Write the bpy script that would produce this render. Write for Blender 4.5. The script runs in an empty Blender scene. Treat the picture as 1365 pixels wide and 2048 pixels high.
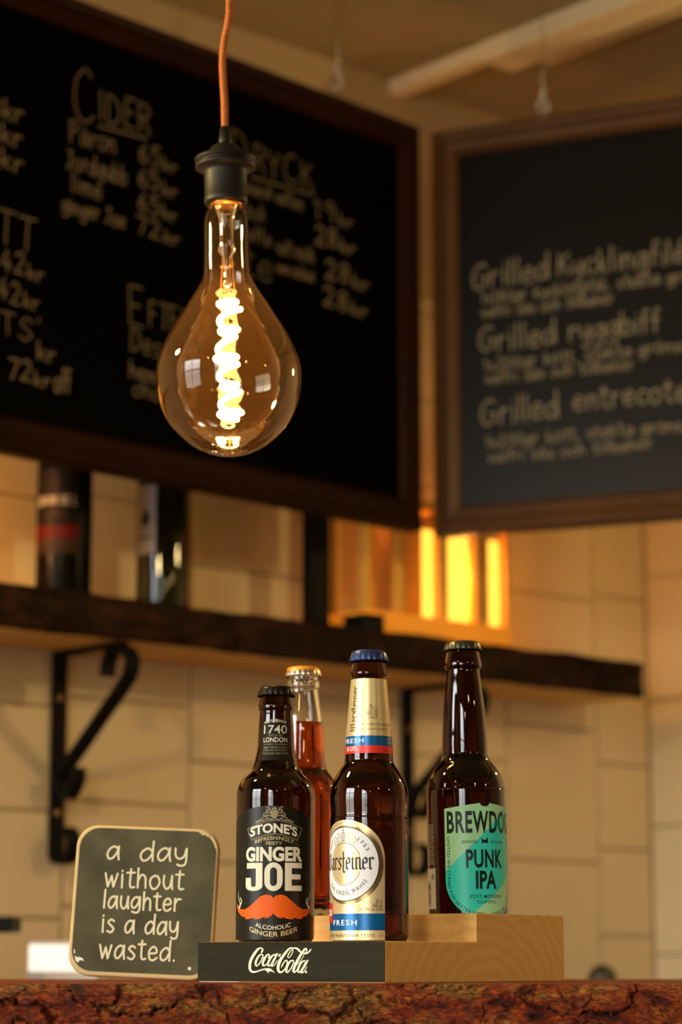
import bpy, bmesh, math, random
from mathutils import Vector, Matrix, noise
from mathutils.geometry import tessellate_polygon
random.seed(4)
R = math.radians
pi = math.pi

# ------------------------------------------------------------------ camera, world, lights, exposure
sc = bpy.context.scene
col = sc.collection
FPX = 4700.0                                   # focal length in pixels of the 1365 wide frame
cam_d = bpy.data.cameras.new('camera')
cam = bpy.data.objects.new('camera', cam_d); col.objects.link(cam)
cam_d.sensor_fit = 'VERTICAL'
cam_d.sensor_height = 36.0
cam_d.sensor_width = 24.0
cam_d.lens = FPX / 2048 * 36.0
cam.location = (0, 0, 1.115)
cam.rotation_euler = (R(90 + 10.85), 0, 0)
cam_d.dof.use_dof = True
cam_d.dof.focus_distance = 1.785
cam_d.dof.aperture_fstop = 5.6
cam_d.dof.aperture_blades = 0
cam_d.clip_start = 0.05
sc.camera = cam

sc.view_settings.view_transform = 'Standard'
sc.view_settings.look = 'None'
sc.view_settings.gamma = 1.0
sc.view_settings.exposure = 0.0
sc.view_settings.use_curve_mapping = False
sc.cycles.use_denoising = True
sc.cycles.max_bounces = 14
sc.cycles.transmission_bounces = 12
sc.cycles.transparent_max_bounces = 16
sc.cycles.diffuse_bounces = 5
sc.cycles.glossy_bounces = 6
sc.cycles.sample_clamp_indirect = 6.0
sc.cycles.caustics_refractive = False
sc.cycles.caustics_reflective = False

WORLD_STRENGTH = 23.0
world = bpy.data.worlds.new('daylight'); sc.world = world
world.use_nodes = True
wn = world.node_tree
wn.nodes.clear()
w_out = wn.nodes.new('ShaderNodeOutputWorld')
w_bg = wn.nodes.new('ShaderNodeBackground')
w_tc = wn.nodes.new('ShaderNodeTexCoord')
w_sep = wn.nodes.new('ShaderNodeSeparateXYZ')
w_rp = wn.nodes.new('ShaderNodeValToRGB')
wn.links.new(w_tc.outputs['Generated'], w_sep.inputs[0])
wn.links.new(w_sep.outputs['Z'], w_rp.inputs[0])
w_rp.color_ramp.elements[0].position = 0.0; w_rp.color_ramp.elements[0].color = (0.36, 0.34, 0.30, 1)
w_rp.color_ramp.elements[1].position = 0.22; w_rp.color_ramp.elements[1].color = (0.95, 0.98, 1.0, 1)
wn.links.new(w_rp.outputs[0], w_bg.inputs[0])
w_bg.inputs[1].default_value = WORLD_STRENGTH
wn.links.new(w_bg.outputs[0], w_out.inputs[0])

# the room's own frame: origin at the corner of the two tiled walls, s along the shelf wall, n out of it
COR = Vector((0.5404, 4.1246, 0.0))
AU = Vector((0.7431, 0.6691, 0)); AN = Vector((0.6691, -0.7431, 0))
ROOM_ROT = R(222.0)
ROOM_S, ROOM_N, ROOM_H = 4.46, 6.0, 2.56
def W(s, n, z): return COR - AU * s + AN * n + Vector((0, 0, z))
WINDOWS = [(0.15, 1.50, 0.85, 2.30), (2.60, 3.95, 0.85, 2.30)]      # n0, n1, z0, z1 in the street wall

for (n0, n1, z0, z1) in WINDOWS:               # daylight portals in the two street windows
    ld = bpy.data.lights.new('window_portal', 'AREA'); ld.shape = 'RECTANGLE'
    ld.size = n1 - n0; ld.size_y = z1 - z0
    ld.cycles.is_portal = True
    lo = bpy.data.objects.new('window_portal', ld); col.objects.link(lo)
    lo.location = W(ROOM_S - 0.01, (n0 + n1) / 2, (z0 + z1) / 2)
    d = AU                                        # pointing into the room
    lo.rotation_euler = (-d).to_track_quat('Z', 'Y').to_euler()
LAMP_W = 4.6
for (s, n, z, pw) in [(0.55, 1.40, 1.90, 3.0), (2.3, 0.9, 1.85, 3.0), (2.4, 3.3, 2.0, 1.0), (3.7, 1.8, 2.1, 1.0), (3.8, 3.7, 2.05, 1.0), (1.0, 3.9, 2.1, 1.0)]:  # first two are fill lamps, added out of view to brighten the walls
    ld = bpy.data.lights.new('pendant_and_fill_glow', 'POINT')
    ld.color = (1.0, 0.70, 0.28); ld.energy = LAMP_W * pw; ld.shadow_soft_size = 0.035
    lo = bpy.data.objects.new('pendant_and_fill_glow', ld); col.objects.link(lo); lo.location = W(s, n, z)

# ------------------------------------------------------------------ materials
def newmat(name):
    m = bpy.data.materials.new(name); m.use_nodes = True
    nt = m.node_tree
    return m, nt, nt.nodes['Principled BSDF']
def pm(name, c, rough=0.5, metal=0.0, spec=0.5, emit=None, es=0.0, coat=0.0):
    m, nt, b = newmat(name)
    b.inputs['Base Color'].default_value = (*c, 1)
    b.inputs['Roughness'].default_value = rough
    b.inputs['Metallic'].default_value = metal
    b.inputs['Specular IOR Level'].default_value = spec
    b.inputs['Coat Weight'].default_value = coat
    if emit:
        b.inputs['Emission Color'].default_value = (*emit, 1)
        b.inputs['Emission Strength'].default_value = es
    return m
def noisy(name, stops, scale=8.0, stretch=(1, 1, 1), detail=6, rough=0.5, metal=0.0, bump=0.0, bscale=None, distort=0.0, spec=0.5, coat=0.0, rot=(0, 0, 0)):
    """colour ramp over fractal noise in object space, with bump"""
    m, nt, b = newmat(name)
    N = nt.nodes.new; L = nt.links.new
    tc = N('ShaderNodeTexCoord'); mp = N('ShaderNodeMapping'); nz = N('ShaderNodeTexNoise'); rp = N('ShaderNodeValToRGB')
    mp.inputs['Scale'].default_value = stretch; mp.inputs['Rotation'].default_value = rot
    L(tc.outputs['Object'], mp.inputs[0]); L(mp.outputs[0], nz.inputs['Vector'])
    nz.inputs['Scale'].default_value = scale; nz.inputs['Detail'].default_value = detail; nz.inputs['Distortion'].default_value = distort
    L(nz.outputs[0], rp.inputs[0])
    cr = rp.color_ramp
    while len(cr.elements) < len(stops): cr.elements.new(0.5)
    for e, (p, c) in zip(cr.elements, stops): e.position = p; e.color = (*c, 1)
    L(rp.outputs[0], b.inputs['Base Color'])
    b.inputs['Roughness'].default_value = rough; b.inputs['Metallic'].default_value = metal
    b.inputs['Specular IOR Level'].default_value = spec; b.inputs['Coat Weight'].default_value = coat
    if bump:
        bp = N('ShaderNodeBump'); n2 = N('ShaderNodeTexNoise')
        L(mp.outputs[0], n2.inputs['Vector']); n2.inputs['Scale'].default_value = bscale or scale * 3; n2.inputs['Detail'].default_value = 6
        bp.inputs['Strength'].default_value = bump; bp.inputs['Distance'].default_value = 0.002
        L(n2.outputs[0], bp.inputs['Height']); L(bp.outputs[0], b.inputs['Normal'])
    return m
def glass(name, c, ior=1.5, rough=0.0):
    m, nt, b = newmat(name)
    b.inputs['Base Color'].default_value = (*c, 1)
    b.inputs['Transmission Weight'].default_value = 1.0
    b.inputs['Roughness'].default_value = rough
    b.inputs['IOR'].default_value = ior
    return m
def film(name, tint, gloss_ior=1.5, haze=0.0, haze_col=(1, .5, .15)):
    """thin-walled clear film: tinted transparency with a Fresnel sheen and a little lacquer haze"""
    m = bpy.data.materials.new(name); m.use_nodes = True
    nt = m.node_tree; nt.nodes.clear(); N = nt.nodes.new; L = nt.links.new
    out = N('ShaderNodeOutputMaterial'); tr = N('ShaderNodeBsdfTransparent'); gl = N('ShaderNodeBsdfGlossy'); mx = N('ShaderNodeMixShader'); fr = N('ShaderNodeFresnel')
    tr.inputs[0].default_value = (*tint, 1); gl.inputs['Roughness'].default_value = 0.02; gl.inputs[0].default_value = (1, 1, 1, 1)
    fr.inputs[0].default_value = gloss_ior
    L(fr.outputs[0], mx.inputs[0])
    if haze:
        tl = N('ShaderNodeBsdfTranslucent'); df = N('ShaderNodeBsdfDiffuse'); m2 = N('ShaderNodeMixShader'); m3 = N('ShaderNodeMixShader')
        tl.inputs[0].default_value = (*haze_col, 1); df.inputs[0].default_value = (*haze_col, 1)
        m3.inputs[0].default_value = 0.5; L(tl.outputs[0], m3.inputs[1]); L(df.outputs[0], m3.inputs[2])
        m2.inputs[0].default_value = haze; L(tr.outputs[0], m2.inputs[1]); L(m3.outputs[0], m2.inputs[2]); L(m2.outputs[0], mx.inputs[1])
    else:
        L(tr.outputs[0], mx.inputs[1])
    L(gl.outputs[0], mx.inputs[2]); L(mx.outputs[0], out.inputs[0])
    return m

M = {}
M['tile'] = noisy('glazed_tile', [(.3, (.70, .56, .33)), (.7, (.75, .60, .36))], scale=3, rough=.42, spec=.4)
M['grout'] = pm('grout', (.40, .30, .175), .9)
M['plaster'] = noisy('plaster', [(.3, (.50, .36, .19)), (.7, (.54, .39, .21))], scale=4, rough=.9)
M['ceiling'] = noisy('ceiling_paint', [(.3, (.235, .172, .092)), (.7, (.255, .185, .10))], scale=5, rough=.9)
M['floor'] = noisy('dark_floor', [(.3, (.10, .065, .04)), (.7, (.16, .10, .06))], scale=6, stretch=(1, 6, 1), rough=.5)
M['duct'] = pm('cream_plastic', (.66, .53, .33), .5)
M['winframe'] = pm('window_frame_paint', (.12, .11, .10), .5)
M['pane'] = film('window_glass', (.96, .97, .97))
def barkmat():
    """varnished bark: red-brown plates, fine golden flecks with painted varnish glints, dark fissures"""
    m, nt, b = newmat('varnished_bark')
    N = nt.nodes.new; L = nt.links.new
    tc = N('ShaderNodeTexCoord')
    def mapped(sx, sy, sz):
        q = N('ShaderNodeMapping'); q.inputs['Scale'].default_value = (sx, sy, sz); L(tc.outputs['Object'], q.inputs[0]); return q.outputs[0]
    def noise_(vec, sc_, det, dis=0.0, ro=.6):
        q = N('ShaderNodeTexNoise'); q.inputs['Scale'].default_value = sc_; q.inputs['Detail'].default_value = det; q.inputs['Distortion'].default_value = dis; q.inputs['Roughness'].default_value = ro; L(vec, q.inputs['Vector']); return q.outputs[0]
    def ramp(f, stops):
        q = N('ShaderNodeValToRGB'); cr = q.color_ramp
        while len(cr.elements) < len(stops): cr.elements.new(.5)
        for e, (p, c) in zip(cr.elements, stops): e.position = p; e.color = (*c, 1)
        L(f, q.inputs[0]); return q.outputs[0]
    def mix(kind, f, a, c):
        q = N('ShaderNodeMix'); q.data_type = 'RGBA'; q.blend_type = kind
        if isinstance(f, float): q.inputs[0].default_value = f
        else: L(f, q.inputs[0])
        L(a, q.inputs[6]); L(c, q.inputs[7]); return q.outputs[2]
    plates = ramp(noise_(mapped(.75, 1, 2.1), 22, 5, .5), [(.32, (.05, .006, .001)), (.42, (.24, .030, .0028)), (.50, (.29, .055, .0055)), (.57, (.30, .105, .016)), (.70, (.25, .115, .023))])
    flecks_f = noise_(mapped(.45, 1, 1.3), 380, 7, .5, .8)
    flecks = ramp(flecks_f, [(.36, (.05, .04, .03)), (.50, (.68, .64, .60)), (.62, (2.1, 2.1, 1.9))])  # bright end also paints the varnish sparkle into the colour
    col_ = mix('MULTIPLY', 1.0, plates, flecks)
    L(col_, b.inputs['Base Color'])
    b.inputs['Roughness'].default_value = .28
    b.inputs['Specular IOR Level'].default_value = .26
    bp = N('ShaderNodeBump'); bp.inputs['Strength'].default_value = .9; bp.inputs['Distance'].default_value = .0030
    L(noise_(mapped(.8, 1, 1.2), 260, 8, .6, .78), bp.inputs['Height']); L(bp.outputs[0], b.inputs['Normal'])
    return m
M['bark'] = barkmat()
M['slabtop'] = noisy('oiled_slab', [(.3, (.16, .028, .008)), (.7, (.26, .05, .013))], scale=6, stretch=(1, 8, 1), rough=.45, spec=.2)
M['barbase'] = noisy('dark_panel', [(.3, (.03, .015, .01)), (.7, (.05, .025, .015))], scale=6, stretch=(6, 1, 1), rough=.5)
M['shelfbark'] = noisy('shelf_bark', [(.3, (.008, .003, .0015)), (.55, (.022, .008, .003)), (.8, (.060, .022, .008))], scale=26, stretch=(.6, 1, 1.4), detail=8, rough=.7, spec=.12, bump=.7, bscale=90)
M['shelfwood'] = noisy('shelf_wood', [(.3, (.66, .38, .085)), (.7, (.76, .46, .12))], scale=7, stretch=(1, 9, 1), rough=.6)
M['iron'] = pm('black_iron', (.004, .0035, .003), .6, spec=.12)
M['screw'] = pm('brass_screw', (.30, .17, .07), .4, .8)
M['boardL'] = noisy('blackboard', [(.3, (.0008, .0006, .0005)), (.7, (.0012, .0009, .0007))], scale=3, rough=.6, spec=.015)
M['boardR'] = noisy('blackboard_grey', [(.3, (.003, .0022, .0012)), (.7, (.0042, .003, .0018))], scale=3, rough=.36, spec=.17)
M['frame'] = noisy('stained_frame', [(.3, (.014, .0032, .0012)), (.7, (.022, .0055, .002))], scale=7, stretch=(1, 1, 1), rough=.5, spec=.08)
M['frameR'] = noisy('stained_frame_brown', [(.3, (.070, .028, .008)), (.7, (.100, .041, .012))], scale=7, rough=.45, spec=.25)
M['chalk'] = pm('chalk', (.30, .25, .165), .95)
M['chalkdim'] = pm('chalk_dusty', (.17, .13, .085), .95)
M['steel'] = pm('steel', (.55, .5, .42), .35, 1)
M['amber'] = glass('amber_glass', (.075, .014, .0015), 1.5)
M['amber2'] = glass('amber_glass_dark', (.027, .003, .0006), 1.5)
M['clearglass'] = glass('clear_glass', (.97, .97, .93), 1.5)
M['redliquid'] = glass('red_drink', (.54, .078, .003), 1.36)
M['green'] = glass('green_glass', (.022, .034, .008), 1.45)
M['winedark'] = pm('wine_glass_dark', (.003, .0022, .002), .2, spec=.03)
M['capblack'] = pm('cap_black', (.016, .013, .010), .3, .6)
M['capblue'] = pm('cap_blue', (.045, .075, .20), .28, .6)
M['capolive'] = pm('cap_olive', (.10, .09, .055), .3, .8)
M['capgold'] = pm('cap_gold', (.85, .36, .035), .4, .25)
M['capsilver'] = pm('cap_silver', (.75, .66, .5), .25, 1)
M['amber3'] = glass('amber_glass_deep', (.040, .006, .001), 1.5)
M['lblblack'] = noisy('label_black', [(.3, (.013, .010, .005)), (.7, (.017, .013, .007))], scale=40, rough=.36, spec=.22)
M['lblneck'] = pm('label_neck', (.014, .010, .0045), .45, spec=.1)
M['cream'] = pm('print_cream', (.86, .78, .54), .5, spec=.2)
M['goldprint'] = pm('print_gold', (.66, .50, .19), .5, .15)
M['dimgold'] = pm('print_dim_gold', (.34, .27, .14), .5, spec=.2)
M['orange'] = pm('print_orange', (.86, .125, .008), .45, spec=.18)
M['goldfoil'] = noisy('gold_foil', [(.3, (.80, .62, .30)), (.7, (.84, .66, .33))], scale=20, rough=.34, metal=.55)
M['foildark'] = pm('gold_foil_shade', (.34, .23, .09), .3, .9)
M['lblwhite'] = pm('label_white', (.88, .83, .76), .42)
M['ink'] = pm('print_ink', (.030, .018, .008), .5)
M['blueprint'] = pm('print_blue', (.0, .115, .30), .3, .35)
M['redprint'] = pm('print_red', (.80, .035, .020), .35, .2)
M['white'] = pm('print_white', (.9, .9, .88), .5)
M['teal'] = pm('label_teal', (.045, .80, .58), .36, spec=.3)
M['mint'] = pm('label_mint', (.46, .86, .42), .36, spec=.3)
M['inkgreen'] = pm('print_dark_green', (.008, .018, .010), .42, spec=.3)
M['backlbl'] = pm('label_back', (.50, .46, .33), .5)
M['lblwine'] = pm('wine_label_dark', (.007, .005, .004), .5, spec=.1)
M['lblbrown'] = pm('wine_label_brown', (.026, .012, .006), .5, spec=.1)
M['lblred'] = pm('wine_label_red', (.07, .003, .004), .5, spec=.1)
M['lblgrey'] = pm('wine_label_grey', (.34, .27, .235), .5)
M['plaqueface'] = noisy('plaque_face', [(.3, (.062, .053, .024)), (.7, (.125, .110, .054))], scale=30, detail=8, rough=.75, spec=.15)
M['plaquewood'] = noisy('plaque_wood', [(.3, (.62, .42, .16)), (.7, (.74, .53, .22))], scale=12, stretch=(1, 1, 4), rough=.6)
M['plaquetext'] = pm('plaque_paint', (.80, .69, .40), .6, spec=.2)
M['chip'] = pm('chipped_primer', (.85, .80, .66), .8)
M['blockpaint'] = noisy('block_dark_paint', [(.3, (.022, .019, .0085)), (.7, (.031, .027, .0125))], scale=30, stretch=(.5, 1, 6), rough=.7, spec=.1, bump=.25, bscale=120)
M['bulbglass'] = film('amber_bulb_glass', (.94, .88, .76), 1.42, .024, (1.0, .48, .14))
M['bulbstem'] = film('bulb_stem_glass', (.97, .95, .90), 1.6)
M['filament'] = pm('filament', (1, .6, .2), .5, emit=(1.0, .58, .17), es=70)
M['socket'] = pm('socket_black', (.012, .009, .006), .5, spec=.3)
M['cord'] = noisy('orange_cord', [(.4, (.40, .10, .018)), (.6, (.62, .19, .035))], scale=900, stretch=(1, 1, .6), rough=.85)
M['brass'] = pm('lamp_brass', (.75, .32, .09), .35, .9)
M['lanternwood'] = noisy('lantern_wood', [(.3, (.82, .38, .045)), (.7, (.90, .45, .065))], scale=10, stretch=(1, 1, 5), rough=.5)
M['lanternglow'] = pm('lantern_glow', (.9, .6, .2), .5, emit=(1.0, .50, .05), es=2.2)
M['black'] = pm('black_plastic', (.004, .004, .0035), .5, spec=.12)
M['whitebox'] = pm('white_carton', (.86, .84, .80), .45)
M['lanternbase'] = pm('lantern_glow_wood', (.62, .25, .025), .5, emit=(1.0, .27, .008), es=.42)  # glow added to the wood colour to brighten the base
M['daylit_face'] = pm('daylit_glow', (.8, .8, .8), .4, emit=(1.0, .92, .78), es=.95)
M['kettle'] = pm('kettle_dark', (.055, .05, .03), .4, .4)
M['paper'] = pm('paper_shim', (.75, .55, .4), .8)

def blockwood():
    """light laminated board: curved growth rings on the end grain"""
    m, nt, b = newmat('beech_block')
    N = nt.nodes.new; L = nt.links.new
    tc = N('ShaderNodeTexCoord'); mp = N('ShaderNodeMapping'); wv = N('ShaderNodeTexWave'); nz = N('ShaderNodeTexNoise'); rp = N('ShaderNodeValToRGB'); mx = N('ShaderNodeMix'); r2 = N('ShaderNodeValToRGB')
    mp.inputs['Location'].default_value = (.0, -.13, .05)
    L(tc.outputs['Object'], mp.inputs[0])
    wv.wave_type = 'RINGS'; wv.rings_direction = 'X'
    wv.inputs['Scale'].default_value = 28; wv.inputs['Distortion'].default_value = 5.0; wv.inputs['Detail'].default_value = 3; wv.inputs['Detail Scale'].default_value = 1.2
    L(mp.outputs[0], wv.inputs[0])
    rp.color_ramp.elements[0].color = (.76, .40, .088, 1); rp.color_ramp.elements[1].color = (.84, .46, .112, 1)
    L(wv.outputs['Fac'], rp.inputs[0])
    L(tc.outputs['Object'], nz.inputs['Vector']); nz.inputs['Scale'].default_value = 420; nz.inputs['Detail'].default_value = 4
    r2.color_ramp.elements[0].position = .35; r2.color_ramp.elements[0].color = (.92, .92, .92, 1); r2.color_ramp.elements[1].position = .65; r2.color_ramp.elements[1].color = (1.03, 1.03, 1.03, 1)
    L(nz.outputs[0], r2.inputs[0])
    mx.data_type = 'RGBA'; mx.blend_type = 'MULTIPLY'; mx.inputs[0].default_value = 1.0
    L(rp.outputs[0], mx.inputs[6]); L(r2.outputs[0], mx.inputs[7]); L(mx.outputs[2], b.inputs['Base Color'])
    b.inputs['Roughness'].default_value = .6
    return m
M['blockwood'] = blockwood()

# ------------------------------------------------------------------ object helpers
def obj(name, bm, mat, parent=None, smooth=False, loc=None, rotz=None):
    me = bpy.data.meshes.new(name)
    bm.to_mesh(me); bm.free()
    for m in (mat if isinstance(mat, (list, tuple)) else [mat]): me.materials.append(m)
    if smooth:
        for p in me.polygons: p.use_smooth = True
    o = bpy.data.objects.new(name, me); col.objects.link(o)
    if parent is not None: o.parent = parent
    if loc is not None: o.location = loc
    if rotz is not None: o.rotation_euler = (0, 0, rotz)
    return o
def tag(o, label, cat, group=None):
    o['label'] = label; o['category'] = cat
    if group: o['group'] = group
    return o
def thing(name, label, cat, loc=(0, 0, 0), rotz=0.0, group=None):
    o = bpy.data.objects.new(name, None); col.objects.link(o)
    o.location = loc; o.rotation_euler = (0, 0, rotz); o.empty_display_size = .05
    return tag(o, label, cat, group)
def structure(o): o['kind'] = 'structure'; return o
def box(bm, x0, x1, y0, y1, z0, z1, bev=0.0, mi=0):
    r = bmesh.ops.create_cube(bm, size=1.0)
    vs = r['verts']
    for v in vs:
        v.co = Vector(((x0 + x1) / 2 + v.co.x * (x1 - x0), (y0 + y1) / 2 + v.co.y * (y1 - y0), (z0 + z1) / 2 + v.co.z * (z1 - z0)))
    if bev:
        es = list({e for v in vs for e in v.link_edges})
        r = bmesh.ops.bevel(bm, geom=es, offset=bev, segments=2, affect='EDGES', profile=.6)
    return bm
def BM(*boxes, bev=0.0):
    bm = bmesh.new()
    for b in boxes: box(bm, *b, bev=bev)
    return bm
def catmull(pts, n=6, closed=False):
    pts = [tuple(p) for p in pts]
    if len(pts) < 3 and not closed: return pts
    out = []; k = len(pts); segs = k if closed else k - 1
    for i in range(segs):
        g = (lambda j: pts[j % k]) if closed else (lambda j: pts[max(0, min(k - 1, j))])
        a, b, c, d = g(i - 1), g(i), g(i + 1), g(i + 2)
        for t in range(n):
            u = t / n
            out.append(tuple(.5 * (2 * b[q] + (c[q] - a[q]) * u + (2 * a[q] - 5 * b[q] + 4 * c[q] - d[q]) * u * u + (3 * b[q] - a[q] - 3 * c[q] + d[q]) * u ** 3) for q in range(len(b))))
    if not closed: out.append(pts[-1])
    return out
def lathe(prof, segs=96, bm=None, flute=None, ends=True):
    """prof: (radius, z) from one end to the other"""
    bm = bm or bmesh.new()
    rings = []
    for (r, z) in prof:
        if r < 1e-6: rings.append([bm.verts.new((0, 0, z))]); continue
        rr = []
        for i in range(segs):
            a = 2 * pi * i / segs
            q = r if not flute else flute(r, z, a)
            rr.append(bm.verts.new((q * math.cos(a), q * math.sin(a), z)))
        rings.append(rr)
    for A, B in zip(rings, rings[1:]):
        if len(A) == 1 and len(B) == 1: continue
        for i in range(segs):
            j = (i + 1) % segs
            if len(A) == 1: bm.faces.new((A[0], B[i], B[j]))
            elif len(B) == 1: bm.faces.new((A[i], A[j], B[0]))
            else: bm.faces.new((A[i], A[j], B[j], B[i]))
    if ends:
        for q in (rings[0], rings[-1]):
            if len(q) > 1: bm.faces.new(q)
    bmesh.ops.recalc_face_normals(bm, faces=bm.faces[:])
    return bm
def tube(pts, rad, segs=10, bm=None, closed=False):
    bm = bm or bmesh.new()
    pts = [Vector(p) for p in pts]; k = len(pts); rings = []
    up = Vector((0.03, 0.02, 1))
    for i, p in enumerate(pts):
        a = pts[(i - 1) % k] if (closed or i > 0) else p
        b = pts[(i + 1) % k] if (closed or i < k - 1) else p
        t = (b - a).normalized()
        s = t.cross(up)
        if s.length < 1e-4: s = t.cross(Vector((1, 0, 0)))
        s.normalize(); q = s.cross(t)
        r = rad[i] if isinstance(rad, (list, tuple)) else rad
        rings.append([bm.verts.new(p + (s * math.cos(2 * pi * j / segs) + q * math.sin(2 * pi * j / segs)) * r) for j in range(segs)])
    for i in range(k if closed else k - 1):
        A, B = rings[i], rings[(i + 1) % k]
        for j in range(segs): bm.faces.new((A[j], A[(j + 1) % segs], B[(j + 1) % segs], B[j]))
    if not closed:
        bm.faces.new(rings[0]); bm.faces.new(rings[-1])
    bmesh.ops.recalc_face_normals(bm, faces=bm.faces[:])
    return bm
def strap(path, width, thick, bm=None):
    """flat iron strap bent in the y-z plane, its width along x"""
    bm = bm or bmesh.new()
    p = [Vector((0, a, b)) for a, b in path]; rings = []
    for i, q in enumerate(p):
        t = (p[min(i + 1, len(p) - 1)] - p[max(i - 1, 0)]).normalized()
        nn = Vector((0, -t.z, t.y)) * thick / 2
        x = Vector((width / 2, 0, 0))
        rings.append([bm.verts.new(v) for v in (q - x - nn, q + x - nn, q + x + nn, q - x + nn)])
    for A, B in zip(rings, rings[1:]):
        for j in range(4): bm.faces.new((A[j], A[(j + 1) % 4], B[(j + 1) % 4], B[j]))
    bm.faces.new(rings[0]); bm.faces.new(rings[-1])
    bmesh.ops.recalc_face_normals(bm, faces=bm.faces[:])
    return bm

# ------------------------------------------------------------------ flat artwork: print, paint and chalk
_font_cache = {}
def glyphs(body, bold=0.0, space=1.0):
    key = (body, bold, space)
    if key in _font_cache: return _font_cache[key]
    cu = bpy.data.curves.new('txt', 'FONT'); cu.body = body; cu.size = 1; cu.offset = bold; cu.space_character = space; cu.resolution_u = 4
    o = bpy.data.objects.new('txt', cu); col.objects.link(o)
    bpy.context.view_layer.update()
    me = o.evaluated_get(bpy.context.evaluated_depsgraph_get()).to_mesh()
    vs = [(v.co.x, v.co.y) for v in me.vertices]; fs = [tuple(p.vertices) for p in me.polygons]
    bpy.data.objects.remove(o); bpy.data.curves.remove(cu)
    _font_cache[key] = (vs, fs)
    return vs, fs

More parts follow.
